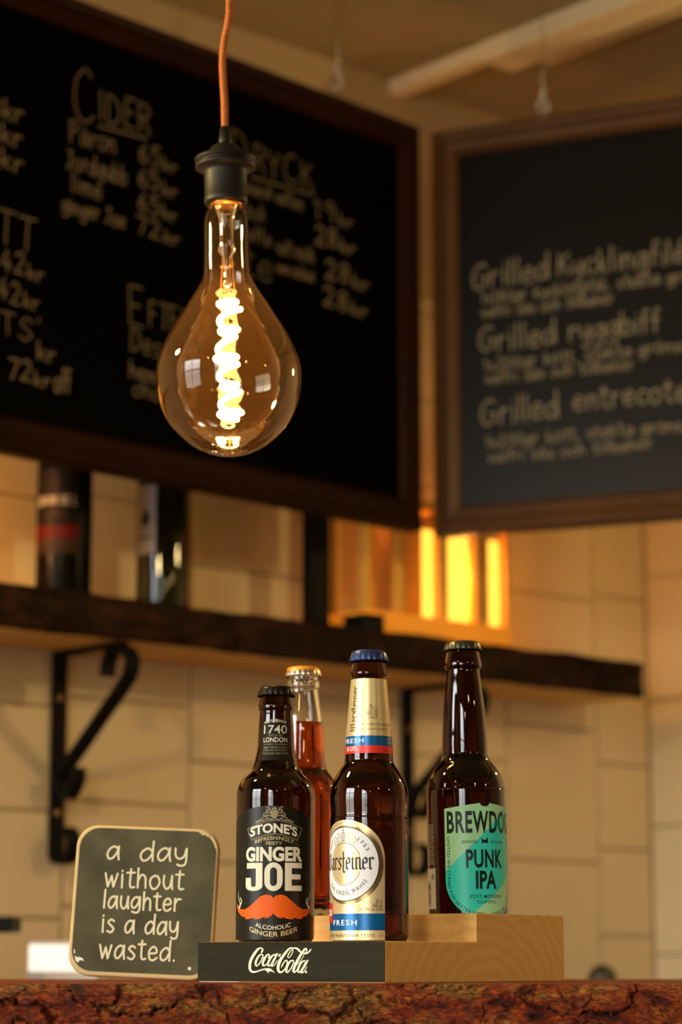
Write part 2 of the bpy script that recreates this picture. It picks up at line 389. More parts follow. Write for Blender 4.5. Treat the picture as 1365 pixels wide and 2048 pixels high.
class Art:
    """2-D artwork (x right, y up) collected as triangles, then laid on a surface"""
    def __init__(self): self.v = []; self.f = []; self.k = 0
    def add(self, vs, fs):
        b = len(self.v); self.k += 1
        self.v += [(x, y, self.k * 1.5e-6) for x, y in vs]
        self.f += [tuple(b + i for i in f) for f in fs]
        return self
    def poly(self, pts, *holes):
        if not holes: return self.add(list(pts), [tuple(range(len(pts)))])
        loops = [[Vector((x, y, 0)) for x, y in l] for l in (pts, *holes)]
        flat = [(p.x, p.y) for l in loops for p in l]
        return self.add(flat, tessellate_polygon(loops))
    def rect(self, x0, y0, x1, y1): return self.poly([(x0, y0), (x1, y0), (x1, y1), (x0, y1)])
    def ell(self, cx, cy, rx, ry=None, n=48):
        ry = ry or rx
        return self.poly([(cx + rx * math.cos(2 * pi * i / n), cy + ry * math.sin(2 * pi * i / n)) for i in range(n)])
    def ring(self, cx, cy, rx, ry, w, a0=0, a1=360, n=72):
        vs = []; fs = []
        for i in range(n + 1):
            a = R(a0 + (a1 - a0) * i / n)
            vs += [(cx + (rx - w) * math.cos(a), cy + (ry - w) * math.sin(a)), (cx + rx * math.cos(a), cy + ry * math.sin(a))]
            if i: fs.append((2 * i - 2, 2 * i - 1, 2 * i + 1, 2 * i))
        return self.add(vs, fs)
    def stroke(self, pts, w, smooth=True, closed=False, n=6, cap=True):
        """ribbon along pts; a third value in a point is its own width"""
        p = [(q[0], q[1], (q[2] if len(q) > 2 else w)) for q in pts]
        if smooth and len(p) > 2: p = catmull(p, n, closed)
        elif closed: pass
        k = len(p); vs = []; fs = []
        for i in range(k):
            a = p[(i - 1) % k] if (closed or i) else p[i]
            b = p[(i + 1) % k] if (closed or i < k - 1) else p[i]
            dx, dy = b[0] - a[0], b[1] - a[1]; l = math.hypot(dx, dy) or 1
            nx, ny = -dy / l * p[i][2] / 2, dx / l * p[i][2] / 2
            vs += [(p[i][0] + nx, p[i][1] + ny), (p[i][0] - nx, p[i][1] - ny)]
        for i in range(k if closed else k - 1):
            j = (i + 1) % k
            fs.append((2 * i, 2 * i + 1, 2 * j + 1, 2 * j))
        self.add(vs, fs)
        if cap and not closed:
            for q in (p[0], p[-1]): self.ell(q[0], q[1], q[2] / 2, n=10)
        return self
    def nib(self, pts, w, ang=40, map=None):
        """broad-pen stroke: the nib is a short bar held at ang"""
        a = R(ang); nx, ny = math.cos(a) * w / 2, math.sin(a) * w / 2; t = w * .10
        for (p, q) in zip(pts, pts[1:]):
            hull = []
            for (x, y) in (p, q):
                for sx in (-1, 1):
                    for sy in (-1, 1): hull.append((x + sx * nx - sy * ny * t / w, y + sx * ny + sy * nx * t / w))
            hull = sorted(set(hull)); 
            def half(ps):
                o = []
                for c in ps:
                    while len(o) > 1 and (o[-1][0] - o[-2][0]) * (c[1] - o[-2][1]) - (o[-1][1] - o[-2][1]) * (c[0] - o[-2][0]) <= 0: o.pop()
                    o.append(c)
                return o
            h = half(hull)[:-1] + half(hull[::-1])[:-1]
            if map: h = [map(*c) for c in h]
            self.poly(h)
        return self
    def text(self, body, x0, x1, y0, y1, bold=0.0, warp=None, space=1.0):
        """fit capitals into the box; warp bends the result"""
        vs, fs = glyphs(body, bold, space)
        if not vs: return self
        ax, bx = min(v[0] for v in vs), max(v[0] for v in vs); ay, by = min(v[1] for v in vs), max(v[1] for v in vs)
        o = [(x0 + (x - ax) / (bx - ax) * (x1 - x0), y0 + (y - ay) / (by - ay) * (y1 - y0)) for x, y in vs]
        if warp: o = [warp(*q) for q in o]
        return self.add(o, fs)
    def path_text(self, body, path, h, bold=0.0, space=1.0, d0=0.0, d1=None):
        """letters standing on the left of a path"""
        P = [Vector((a, b)) for a, b in path]; acc = [0]
        for a, b in zip(P, P[1:]): acc.append(acc[-1] + (b - a).length)
        d1 = acc[-1] if d1 is None else d1
        def wp(x, y):
            i = 0
            while i < len(P) - 2 and acc[i + 1] < x: i += 1
            t = (P[i + 1] - P[i]).normalized(); q = P[i] + t * (x - acc[i])
            return (q.x - t.y * y, q.y + t.x * y)
        return self.text(body, d0, d1, 0, h, bold, wp, space)
    def build(self, name, mat, parent, mapf, cutx=0.0, cuty=0.0, smooth=True, scale=1.0):
        bm = bmesh.new()
        vs = [bm.verts.new((x * scale, y * scale, k)) for x, y, k in self.v]
        for f in self.f:
            try: bm.faces.new([vs[i] for i in f])
            except ValueError: pass
        bmesh.ops.recalc_face_normals(bm, faces=bm.faces[:])
        for f in bm.faces:
            if f.normal.z < 0: f.normal_flip()
        for ax, c in ((0, cutx), (1, cuty)):
            if not c: continue
            lo = min(v.co[ax] for v in bm.verts); hi = max(v.co[ax] for v in bm.verts)
            q = math.floor(lo / c) + 1
            while q * c < hi:
                co = Vector((0, 0, 0)); no = Vector((0, 0, 0)); co[ax] = q * c; no[ax] = 1
                bmesh.ops.bisect_plane(bm, geom=bm.verts[:] + bm.edges[:] + bm.faces[:], plane_co=co, plane_no=no, dist=1e-7)
                q += 1
        for v in bm.verts: v.co = Vector(mapf(v.co.x, v.co.y, v.co.z))
        return obj(name, bm, mat, parent, smooth)

def on_bottle(radius, theta0, off, R0):
    """metres along the label -> the bottle's side; theta 0 faces -y"""
    def f(s, z, k):
        r = radius(z) + off + k
        a = s / R0 + theta0
        return (r * math.sin(a), -r * math.cos(a), z)
    return f
def flat_xz(y, sx=1.0):
    return lambda x, z, k: (x, y - k, z)

# one-line pen letters for the hand lettering: x-height 1, ascender 1.7
PEN = {
 'a': (.98, [[(.82, .80), (.56, .98), (.24, .80), (.07, .38), (.20, .04), (.46, .10), (.72, .50), (.85, 1.0)], [(.85, 1.0), (.84, .4), (.90, 0)]]),
 'b': (.90, [[(.1, 1.7), (.1, 0)], [(.1, .6), (.45, 1), (.8, .72), (.74, .18), (.4, 0), (.1, .25)]]),
 'c': (.85, [[(.75, .85), (.45, 1), (.12, .6), (.2, .12), (.5, 0), (.78, .2)]]),
 'd': (.98, [[(.80, .72), (.55, .96), (.2, .74), (.06, .36), (.22, .02), (.55, .12), (.83, .6)], [(.85, 1.75), (.84, .8), (.86, 0)]]),
 'e': (.88, [[(.1, .5), (.42, .52), (.74, .60), (.66, .92), (.38, 1), (.1, .65), (.16, .14), (.46, 0), (.78, .2)]]),
 'f': (.66, [[(.66, 1.6), (.44, 1.7), (.28, 1.4), (.26, 0)], [(.03, .95), (.56, .95)]]),
 'g': (.98, [[(.82, .80), (.56, .98), (.24, .80), (.07, .42), (.20, .10), (.46, .14), (.72, .50), (.85, 1.0)], [(.85, 1.0), (.86, .1), (.72, -.45), (.40, -.55), (.16, -.38)]]),
 'h': (.88, [[(.1, 1.7), (.1, 0)], [(.1, .5), (.38, .98), (.68, .82), (.73, .4), (.74, 0)]]),
 'i': (.36, [[(.16, 1), (.18, 0)], [(.15, 1.38), (.16, 1.42)]]),
 'j': (.45, [[(.3, 1), (.3, -.3), (.1, -.6)], [(.3, 1.38), (.31, 1.42)]]),
 'k': (.80, [[(.1, 1.7), (.1, 0)], [(.62, .95), (.12, .42)], [(.26, .54), (.70, 0)]]),
 'l': (.34, [[(.14, 1.7), (.14, 0)]]),
 'm': (1.1, [[(.1, 1), (.1, 0)], [(.1, .6), (.35, 1), (.52, .75), (.52, 0)], [(.52, .6), (.78, 1), (.95, .75), (.96, 0)]]),
 'n': (.86, [[(.1, 1), (.1, 0)], [(.1, .5), (.40, .98), (.68, .80), (.72, 0)]]),
 'o': (.95, [[(.48, 1), (.16, .82), (.07, .42), (.28, .02), (.62, .06), (.86, .5), (.70, .92), (.48, 1), (.40, .98)]]),
 'p': (.90, [[(.1, 1), (.1, -.65)], [(.1, .6), (.45, 1), (.8, .72), (.74, .18), (.4, 0), (.1, .25)]]),
 'r': (.74, [[(.12, 1), (.12, 0)], [(.12, .55), (.36, .95), (.66, .96)]]),
 's': (.78, [[(.66, .88), (.40, 1), (.14, .78), (.40, .54), (.66, .28), (.44, 0), (.10, .10)]]),
 't': (.74, [[(.32, 1.6), (.32, .3), (.44, .02), (.70, .06)], [(.02, 1.18), (.64, 1.22)]]),
 'u': (.90, [[(.10, 1), (.11, .35), (.34, 0), (.64, .22), (.76, 1)], [(.76, 1), (.78, .4), (.84, 0)]]),
 'v': (.80, [[(.05, 1), (.38, 0)], [(.38, 0), (.72, 1)]]),
 'w': (1.15, [[(.04, 1), (.30, 0)], [(.30, 0), (.56, .82)], [(.56, .82), (.76, 0)], [(.76, 0), (1.04, 1)]]),
 'x': (.78, [[(.08, .95), (.68, 0)], [(.66, .95), (.08, 0)]]),
 'y': (.94, [[(.08, 1), (.12, .45), (.36, .22), (.66, .42), (.80, 1)], [(.82, 1), (.80, .0), (.66, -.48), (.40, -.55), (.24, -.40)]]),
 'z': (.78, [[(.1, .95), (.66, .95)], [(.66, .95), (.1, 0)], [(.1, 0), (.72, 0)]]),
 'G': (1.25, [[(1.05, 1.45), (.70, 1.65), (.25, 1.25), (.12, .6), (.35, .08), (.75, .05), (1.05, .4), (1.08, .75)], [(.66, .75), (1.12, .75)]]),
 'K': (1.0, [[(.12, 1.6), (.12, 0)], [(.85, 1.6), (.14, .75)], [(.32, .92), (.95, 0)]]),
 'C': (1.35, [[(1.05, 1.45), (.75, 1.65), (.25, 1.25), (.12, .6), (.35, .08), (.80, .02), (1.15, .25)]]),
 'I': (.40, [[(.18, 1.55), (.18, 0)]]),
 'D': (1.15, [[(.12, 1.55), (.12, 0)], [(.12, 1.55), (.75, 1.35), (1.0, .8), (.75, .18), (.12, 0)]]),
 'E': (.95, [[(.12, 1.55), (.12, 0)], [(.12, 1.55), (.80, 1.55)], [(.12, .80), (.66, .80)], [(.12, 0), (.82, 0)]]),
 'R': (1.0, [[(.12, 1.55), (.12, 0)], [(.12, 1.55), (.65, 1.48), (.85, 1.15), (.60, .82), (.12, .75)], [(.40, .76), (.90, 0)]]),
 'Y': (1.0, [[(.05, 1.55), (.46, .75)], [(.92, 1.55), (.46, .75)], [(.46, .75), (.46, 0)]]),
 'P': (1.0, [[(.12, 1.6), (.12, -.1)], [(.0, 1.45), (.45, 1.65), (.85, 1.3), (.6, .85), (.12, .75)]]),
 'J': (.9, [[(.2, 1.55), (.8, 1.55)], [(.55, 1.55), (.55, .3), (.3, 0), (.05, .2)]]),
 'L': (.85, [[(.12, 1.55), (.12, 0)], [(.12, 0), (.78, 0)]]),
 'T': (1.0, [[(.0, 1.55), (.95, 1.55)], [(.48, 1.55), (.48, 0)]]),
 'S': (1.0, [[(.85, 1.35), (.5, 1.6), (.15, 1.2), (.5, .8), (.85, .4), (.45, 0), (.08, .25)]]),
 'F': (.9, [[(.12, 1.55), (.12, 0)], [(.12, 1.55), (.80, 1.55)], [(.12, .80), (.66, .80)]]),
 'B': (1.0, [[(.12, 1.55), (.12, 0)], [(.12, 1.55), (.7, 1.4), (.7, .95), (.12, .82)], [(.12, .82), (.85, .65), (.8, .15), (.12, 0)]]),
 'A': (1.0, [[(.05, 0), (.46, 1.55)], [(.46, 1.55), (.90, 0)], [(.2, .55), (.74, .55)]]),
 'H': (1.0, [[(.12, 1.55), (.12, 0)], [(.85, 1.55), (.85, 0)], [(.12, .8), (.85, .8)]]),
 'N': (1.0, [[(.12, 0), (.12, 1.55)], [(.12, 1.55), (.82, 0)], [(.82, 0), (.82, 1.55)]]),
 'O': (1.1, [[(.55, 1.58), (.15, 1.2), (.12, .4), (.55, 0), (.95, .4), (.95, 1.2), (.55, 1.58), (.45, 1.55)]]),
 '0': (.95, [[(.48, 1.5), (.14, 1.1), (.14, .4), (.48, 0), (.82, .4), (.82, 1.1), (.48, 1.5), (.40, 1.45)]]),
 '1': (.55, [[(.08, 1.2), (.32, 1.5)], [(.32, 1.5), (.32, 0)]]),
 '2': (.95, [[(.12, 1.2), (.45, 1.5), (.78, 1.15), (.5, .5), (.1, 0)], [(.1, 0), (.85, 0)]]),
 '4': (.95, [[(.55, 1.5), (.08, .5)], [(.08, .5), (.85, .5)], [(.6, 1.0), (.6, 0)]]),
 '5': (.9, [[(.75, 1.5), (.2, 1.5)], [(.2, 1.5), (.16, .85)], [(.16, .85), (.55, .95), (.8, .5), (.45, 0), (.1, .15)]]),
 '6': (.9, [[(.65, 1.45), (.25, 1.0), (.12, .4), (.42, 0), (.76, .35), (.5, .75), (.18, .5)]]),
 '7': (.85, [[(.08, 1.5), (.78, 1.5)], [(.78, 1.5), (.35, 0)]]),
 '8': (.9, [[(.45, .8), (.15, 1.15), (.45, 1.5), (.75, 1.15), (.45, .8), (.12, .4), (.45, 0), (.8, .4), (.45, .8)]]),
 '9': (.9, [[(.74, 1.05), (.4, .75), (.14, 1.1), (.42, 1.5), (.75, 1.15), (.72, .5), (.55, 0)]]),
 '.': (.30, [[(.12, .03), (.14, .05)]]), ',': (.35, [[(.18, .1), (.08, -.25)]]), "'": (.3, [[(.15, 1.6), (.1, 1.3)]]), '-': (.7, [[(.1, .6), (.6, .6)]]),
 '/': (.7, [[(.6, 1.6), (.1, 0)]]), ' ': (.62, []),
}
MARK = {'ö': ('o', 2), 'ä': ('a', 2), 'å': ('a', 1), 'é': ('e', 3)}
def pen(art, body, x, y, xh, width, w, jitter=0.0, asc=1.0, desc=1.0):
    """write body from (x, y) with x-height xh, fitted to the given width"""
    fy = lambda v: 1 + (v - 1) * asc if v > 1 else (v * desc if v < 0 else v)
    total = sum(PEN[MARK.get(c, (c,))[0]][0] for c in body) + .14 * (len(body) - 1)
    kx = width / total; cx = 0.0
    for c in body:
        base, mk = MARK.get(c, (c, 0))
        wd, strokes = PEN[base]
        dy = random.uniform(-jitter, jitter) * xh; rot = random.uniform(-jitter, jitter) * .6
        st = list(strokes)
        if mk == 2: st += [[(.3, 1.35), (.31, 1.4)], [(.62, 1.35), (.63, 1.4)]]
        if mk == 1: st += [[(.45, 1.55), (.35, 1.4), (.45, 1.28), (.56, 1.4), (.45, 1.55)]]
        if mk == 3: st += [[(.35, 1.25), (.6, 1.6)]]
        for s in st:
            art.stroke([(x + (cx + px) * kx + rot * py * xh, y + fy(py) * xh + dy) for px, py in s], w, n=5)
        cx += wd + .14
    return art
NIB = {
 'W': (1.05, [[(.0, 1.25), (.12, 1.40), (.14, .15), (.32, 0), (.50, .15), (.50, 1.30)], [(.50, .15), (.70, 0), (.90, .2), (.90, 1.2), (.76, 1.38)]]),
 'a': (.66, [[(.1, .82), (.30, 1), (.48, .85), (.48, .14), (.62, 0)], [(.48, .58), (.12, .40), (.12, .15), (.28, 0), (.48, .16)]]),
 'r': (.56, [[(.04, .86), (.18, 1), (.18, .12), (.32, 0)], [(.18, .80), (.38, 1), (.52, .84)]]),
 's': (.56, [[(.50, .86), (.30, 1), (.12, .78), (.48, .28), (.28, 0), (.06, .14)]]),
 't': (.46, [[(.20, 1.50), (.20, -.10), (.36, -.26)], [(.02, .92), (.44, .96)]]),
 'e': (.58, [[(.12, .54), (.48, .54), (.46, .84), (.28, 1), (.10, .80), (.10, .18), (.28, 0), (.52, .16)]]),
 'i': (.38, [[(.04, .86), (.18, 1), (.18, .12), (.32, 0)], [(.16, 1.32), (.20, 1.38)]]),
 'n': (.74, [[(.04, .86), (.18, 1), (.18, .10), (.28, 0)], [(.18, .80), (.42, 1), (.54, .85), (.54, .12), (.68, 0)]]),
}
def blackletter(art, body, x, y, xh, width, pw=.17, map=None):
    total = sum(NIB[c][0] for c in body); kx = width / total; cx = 0
    for c in body:
        for s in NIB[c][1]:
            art.nib([(x + (cx + px) * kx, y + py * xh) for px, py in s], pw * min(kx, xh) * 1.1, 38, map)
        cx += NIB[c][0]
    return art

# ================================================================== THE ROOM
def room_obj(name, bm, mat, kind='structure', parent=None):
    o = obj(name, bm, mat, parent)
    if parent is None:
        o.location = COR; o.rotation_euler = (0, 0, ROOM_ROT)
        if kind: o['kind'] = kind
    return o
room_obj('floor', BM((-.2, ROOM_S + .2, -.2, ROOM_N + .2, -.12, 0)), M['floor'])
room_obj('ceiling', BM((-.2, ROOM_S + .2, -.2, ROOM_N + .2, ROOM_H, ROOM_H + .1)), M['ceiling'])

def tiled_wall(name, along, length, columns, top):
    """bevelled glazed tiles in columns on a grout bed; plaster above. along: 's' or 'n'"""
    bm = bmesh.new()
    g = .0045
    def put(a0, a1, z0, z1, d0, d1, mi, bev=0):
        before = set(bm.faces)
        if along == 's': box(bm, a0, a1, d0, d1, z0, z1, bev)
        else: box(bm, d0, d1, a0, a1, z0, z1, bev)
        for f in bm.faces:
            if f not in before: f.material_index = mi
    put(-.12, length, 0, ROOM_H, -.12, -.003, 1)
    put(-.003, length, top, ROOM_H, -.003, 0, 2)
    for (a0, a1, h, zoff) in columns:
        z = zoff - math.ceil(zoff / h) * h
        while z < top - .01:
            z0, z1 = max(z, 0), min(z + h, top)
            if z1 - z0 > .01: put(a0 + g / 2, a1 - g / 2, z0 + g / 2, z1 - g / 2, -.004, 0, 0, .0012)
            z += h
    return room_obj(name, bm, [M['tile'], M['grout'], M['plaster']])
cols = [(0, .136, .146, 1.451), (.136, .358, .224, 1.281), (.358, .580, .146, 1.440), (.580, .802, .146, 1.370), (.802, 1.024, .146, 1.404), (1.024, 1.246, .146, 1.483), (1.246, 1.468, .146, 1.466)]
a = 1.468; k = 0
while a < 2.9:
    cols.append((a, a + .222, .146, 1.40 + .073 * (k % 2))); a += .222; k += 1
tiled_wall('wall_left', 's', ROOM_S, cols, 2.20)
cols = []; a = 0.0; k = 0
while a < 2.0:
    cols.append((a, a + .30, .219, 1.347 + .11 * (k % 2))); a += .30; k += 1
tiled_wall('wall_right', 'n', ROOM_N, cols, 2.20)
room_obj('wall_front', BM((-.12, ROOM_S + .12, ROOM_N, ROOM_N + .12, 0, ROOM_H)), M['plaster'])
bm = bmesh.new()
ed = [-.12, WINDOWS[0][0], WINDOWS[0][1], WINDOWS[1][0], WINDOWS[1][1], ROOM_N + .12]
for i in range(0, 6, 2): box(bm, ROOM_S, ROOM_S + .2, ed[i], ed[i + 1], 0, ROOM_H)
for (n0, n1, z0, z1) in WINDOWS:
    box(bm, ROOM_S, ROOM_S + .2, n0, n1, 0, z0); box(bm, ROOM_S, ROOM_S + .2, n0, n1, z1, ROOM_H)
room_obj('wall_back', bm, M['plaster'])
for i, (n0, n1, z0, z1) in enumerate(WINDOWS):
    bm = bmesh.new(); t = .05; x0, x1 = ROOM_S + .06, ROOM_S + .12; zt = z0 + .64 * (z1 - z0); nm = (n0 + n1) / 2
    box(bm, x0, x1, n0, n0 + t, z0, z1); box(bm, x0, x1, n1 - t, n1, z0, z1); box(bm, x0, x1, n0, n1, z0, z0 + t); box(bm, x0, x1, n0, n1, z1 - t, z1)
    box(bm, x0, x1, n0, n1, zt - .02, zt + .02); box(bm, x0, x1, nm - .02, nm + .02, z0, z1)
    w_ = room_obj('window_%d' % (i + 1), bm, M['winframe'])
    room_obj('pane', BM((ROOM_S + .085, ROOM_S + .089, n0 + t, n1 - t, z0 + t, z1 - t)), M['pane'], parent=w_)

# cable ducts on the ceiling
def room_thing(name, label, cat, s, n, z, group=None): return thing(name, label, cat, W(s, n, z), ROOM_ROT, group)
def duct(name, label, cat, bm, s, n, z):
    o = obj(name, bm, M['duct']); o.location = W(s, n, z); o.rotation_euler = (0, 0, ROOM_ROT); tag(o, label, cat)
    return o
duct('cable_duct', 'narrow cream cable duct on the ceiling starting at the shelf wall', 'cable duct', BM((-.016, .016, 0, .215, -.026, 0), bev=.003), .604, .0, ROOM_H)
duct('cable_duct', 'wide cream cable duct on the ceiling running up to the right', 'cable duct', BM((-.038, .036, 0, 2.6, -.034, 0), bev=.004), .588, .216, ROOM_H)
duct('conduit_pipe', 'thin pale conduit pipe beside the wide ceiling duct', 'pipe', tube([(0, 0, -.011), (0, 1.2, -.011), (0, 2.6, -.011)], .010, 14), .508, .255, ROOM_H)

# ================================================================== MENU BOARDS
def menu_board(name, label, origin, ang, x0, x1, h, panel_m, frame_m, fw, art_fn, chalk_m, hooks):
    """local x along the board, -y towards the viewer, z up from the bottom edge"""
    t = thing(name, label, 'menu board', origin, ang)
    obj('panel', BM((x0 + .02, x1 - .02, .004, .020, .02, h - .02)), panel_m, t)
    # moulded frame: a stepped, rounded section swept round the rectangle with mitred corners
    sec = [(0, .026), (0, .004), (.004, -.003), (.010, -.005), (.016, -.002), (fw * .62, -.007), (fw * .80, -.006), (fw * .92, -.001), (fw, .005), (fw, .012)]
    bm = bmesh.new(); rings = []
    for (d, y) in sec:
        rings.append([bm.verts.new((xx, y, zz)) for xx, zz in ((x0 + d, d), (x1 - d, d), (x1 - d, h - d), (x0 + d, h - d))])
    for A, B in zip(rings, rings[1:]):
        for j in range(4): bm.faces.new((A[j], A[(j + 1) % 4], B[(j + 1) % 4], B[j]))
    A, B = rings[-1], rings[0]
    for j in range(4): bm.faces.new((A[j], A[(j + 1) % 4], B[(j + 1) % 4], B[j]))
    bmesh.ops.recalc_face_normals(bm, faces=bm.faces[:])
    obj('frame', bm, frame_m, t)
    art = Art(); art_fn(art)
    art.build('chalk_lettering', chalk_m, t, flat_xz(.0035), smooth=False, scale=.001)
    for hx in hooks:
        zt = ROOM_H - origin[2]
        bm = tube([(hx, .012, h), (hx, .012, zt)], .0008, 6)
        tube([(hx, .012, h - .004), (hx, .012, h + .012)], .003, 8, bm)
        tube([(hx + .009 * math.cos(q * pi / 8), .012, h + .020 + .009 * math.sin(q * pi / 8)) for q in range(16)], .0024, 8, bm, closed=True)
        tube([(hx, .012 + .007 * math.cos(q * pi / 8), h + .040 + .013 * math.sin(q * pi / 8)) for q in range(16)], .0020, 8, bm, closed=True)
        obj('hanger', bm, M['steel'], t, True)
    return t
def left_menu(a):
    J = .10
    def P(s, x, y, xh, w, lw=2.4): pen(a, s, x, y, xh, w, lw, J)
    def kr(n, x, y, xh, w, lw=2.6):
        P(n, x, y, xh, w * .56, lw); P('kr', x + w * .62, y - xh * .12, xh * .62, w * .38, lw)
    # drinks list, millimetres from the lower right corner of the board
    P('C', -672, 462, 44, 42, 2.2); P('IDER', -628, 470, 26, 92, 2.4); a.stroke([(-628, 460), (-545, 464)], 2.6, False)
    P('Päron', -676, 428, 17, 78); kr('65', -558, 430, 17, 70)
    P('Jordgubb', -680, 390, 15, 102); kr('65', -558, 396, 17, 70)
    P('lime', -672, 360, 15, 52); kr('65', -558, 362, 17, 70)
    P('ginger Joe', -686, 330, 13, 106); kr('72', -560, 330, 16, 78)
    P('D', -388, 470, 34, 34, 2.0); P('RYCK', -345, 468, 25, 120, 2.2); a.stroke([(-350, 458), (-226, 462)], 2.4, False)
    P('mineral vatten', -368, 434, 12, 120, 2.0); kr('19', -225, 430, 18, 82, 2.6)
    P('läsk', -368, 398, 14, 46, 2.0); kr('28', -223, 392, 18, 84, 3.4)
    P('kaffe', -372, 364, 13, 62, 2.0); P('saft mjölk', -300, 360, 12, 76, 1.9); kr('28', -202, 344, 18, 92, 3.4)
    P('te', -366, 312, 26, 60, 1.8); P('varm choklad', -300, 332, 9, 74, 1.8); kr('28', -206, 303, 18, 92, 3.4)
    P('E', -572, 204, 34, 30, 2.2); P('FTERRATT', -536, 206, 22, 156, 2.2); P('Dessert', -568, 166, 18, 118, 2.2)
    P('hemgjord', -568, 130, 13, 118, 2.6); P('choklad', -562, 108, 12, 110, 2.4)
    P('SPRITT', -905, 264, 28, 176, 2.2); kr('42', -784, 230, 18, 70, 2.4); kr('42', -788, 191, 18, 68, 2.4)
    P("SHOTS'", -868, 148, 18, 150, 2.0); P('kr', -722, 126, 13, 30, 2.8); kr('72', -768, 94, 17, 68, 2.8); P('off', -693, 90, 18, 26, 3.2)
    P('öl', -850, 432, 16, 40, 2.6); P('8kr', -808, 430, 15, 54, 2.8); P('vin', -866, 398, 16, 46, 2.6); P('8kr', -810, 396, 15, 56, 2.8); P('stor', -880, 366, 15, 58, 2.6); P('8kr', -810, 364, 15, 58, 2.8)
def right_menu(a):
    J = .09
    def P(s, x, y, xh, w, lw=2.6): pen(a, s, x, y, xh, w, lw, J)
    P('Grilled', 62, 376, 23, 124, 3.0); P('Kycklingfilé', 198, 378, 21, 196, 2.7)
    P('1x180gr kycklingfilé, stekta grönsaker', 78, 350, 11, 390, 2.0); P('valfri sås och tillbehör', 79, 329, 10, 206, 2.0)
    P('Grilled', 72, 276, 22, 124, 3.0); P('ryggbiff', 214, 279, 20, 140, 2.8)
    P('1x200gr kött, stekta grönsaker', 81, 246, 11, 350, 2.0); P('valfri sås och tillbehör', 83, 226, 10, 230, 2.0)
    P('Grilled', 74, 164, 23, 124, 3.0); P('entrecote', 220, 172, 20, 172, 2.8)
    P('1x200gr kött, stekta grönsaker', 83, 128, 11, 348, 2.0); P('valfri sås och tillbehör', 86, 105, 10, 252, 2.0)
menu_board('chalkboard', 'black drinks chalkboard in a dark frame, hung behind the lit bulb', (0.1193, 3.3936, 1.737), R(90 - 44.0), -1.10, 0.0, .625, M['boardL'], M['frame'], .046, left_menu, M['chalkdim'], (-.165, -.93))
menu_board('chalkboard', 'grey-black grill chalkboard in a brown frame, right of the drinks board', (0.1381, 3.4442, 1.7387), R(90 - 113.0), 0.0, .72, .632, M['boardR'], M['frameR'], .043, right_menu, M['chalk'], (.178, .66))

# ================================================================== SHELF, BRACKETS AND WHAT STANDS ON IT
SH_Z0, SH_Z1, SH_D = 1.543, 1.599, .183
sh = room_thing('wall_shelf', 'long live-edge wooden shelf on the tiled wall below the chalkboards', 'shelf', .215, 0, SH_Z0)
L_SH = 2.3
def edge_wobble(x): return .010 * noise.noise((x * 3.1, 1.7, 0)) + .005 * noise.noise((x * 11, 4.2, 0))
bm = bmesh.new(); nx = 160
T = []; B = []
for i in range(nx + 1):
    x = L_SH * i / nx; e = SH_D - .020 + edge_wobble(x)
    T.append((bm.verts.new((x, .001, SH_Z1 - SH_Z0)), bm.verts.new((x, e, SH_Z1 - SH_Z0))))
    B.append((bm.verts.new((x, .001, 0)), bm.verts.new((x, e, 0))))
for i in range(nx):
    bm.faces.new((T[i][0], T[i + 1][0], T[i + 1][1], T[i][1])); bm.faces.new((B[i][0], B[i][1], B[i + 1][1], B[i + 1][0]))
    bm.faces.new((T[i][1], T[i + 1][1], B[i + 1][1], B[i][1])); bm.faces.new((T[i][0], B[i][0], B[i + 1][0], T[i + 1][0]))
for i in (0, nx): bm.faces.new((T[i][0], T[i][1], B[i][1], B[i][0]))
bmesh.ops.recalc_face_normals(bm, faces=bm.faces[:])
obj('slab', bm, M['shelfwood'], sh)
bm = bmesh.new(); nx, nz = 500, 14; rows = []
for i in range(nx + 1):
    x = -.004 + (L_SH + .004) * i / nx; e = SH_D - .015 + edge_wobble(x); row = []
    for j in range(nz + 1):
        q = j / nz; z = -.001 + (SH_Z1 - SH_Z0 + .002) * q
        bulge = .012 * math.sin(pi * (.15 + .7 * q)) * (1 if .0 < q < 1 else .3)
        fr = min(1, x / .02) if x > 0 else 0
        d = bulge * fr + .006 * noise.fractal((x * 22, q * 2.2, 3.3), 1.0, 2.0, 4) - (0.004 if abs(noise.noise((x * 9, q * 3, 8.8))) < .06 else 0)
        row.append(bm.verts.new((x, e + d, z + .004 * noise.noise((x * 14, q * 2, 5.5)) * (1 if 0 < j < nz else .6))))
    rows.append(row)
for i in range(nx):
    for j in range(nz): bm.faces.new((rows[i][j], rows[i + 1][j], rows[i + 1][j + 1], rows[i][j + 1]))
fl = [bm.verts.new((rows[i][nz].co.x, SH_D - .07, SH_Z1 - SH_Z0 + .0012)) for i in range(nx + 1)]
for i in range(nx): bm.faces.new((rows[i][nz], rows[i + 1][nz], fl[i + 1], fl[i]))      # bark lip over the top of the slab
bk = []
for i in (0, nx):
    c0 = bm.verts.new((rows[i][0].co.x, SH_D - .03, rows[i][0].co.z)); c1 = bm.verts.new((rows[i][nz].co.x, SH_D - .03, rows[i][nz].co.z)); bk.append((c0, c1))
    bm.faces.new([*rows[i], c1, c0])
bmesh.ops.recalc_face_normals(bm, faces=bm.faces[:])
obj('bark_edge', bm, M['shelfbark'], sh, True)

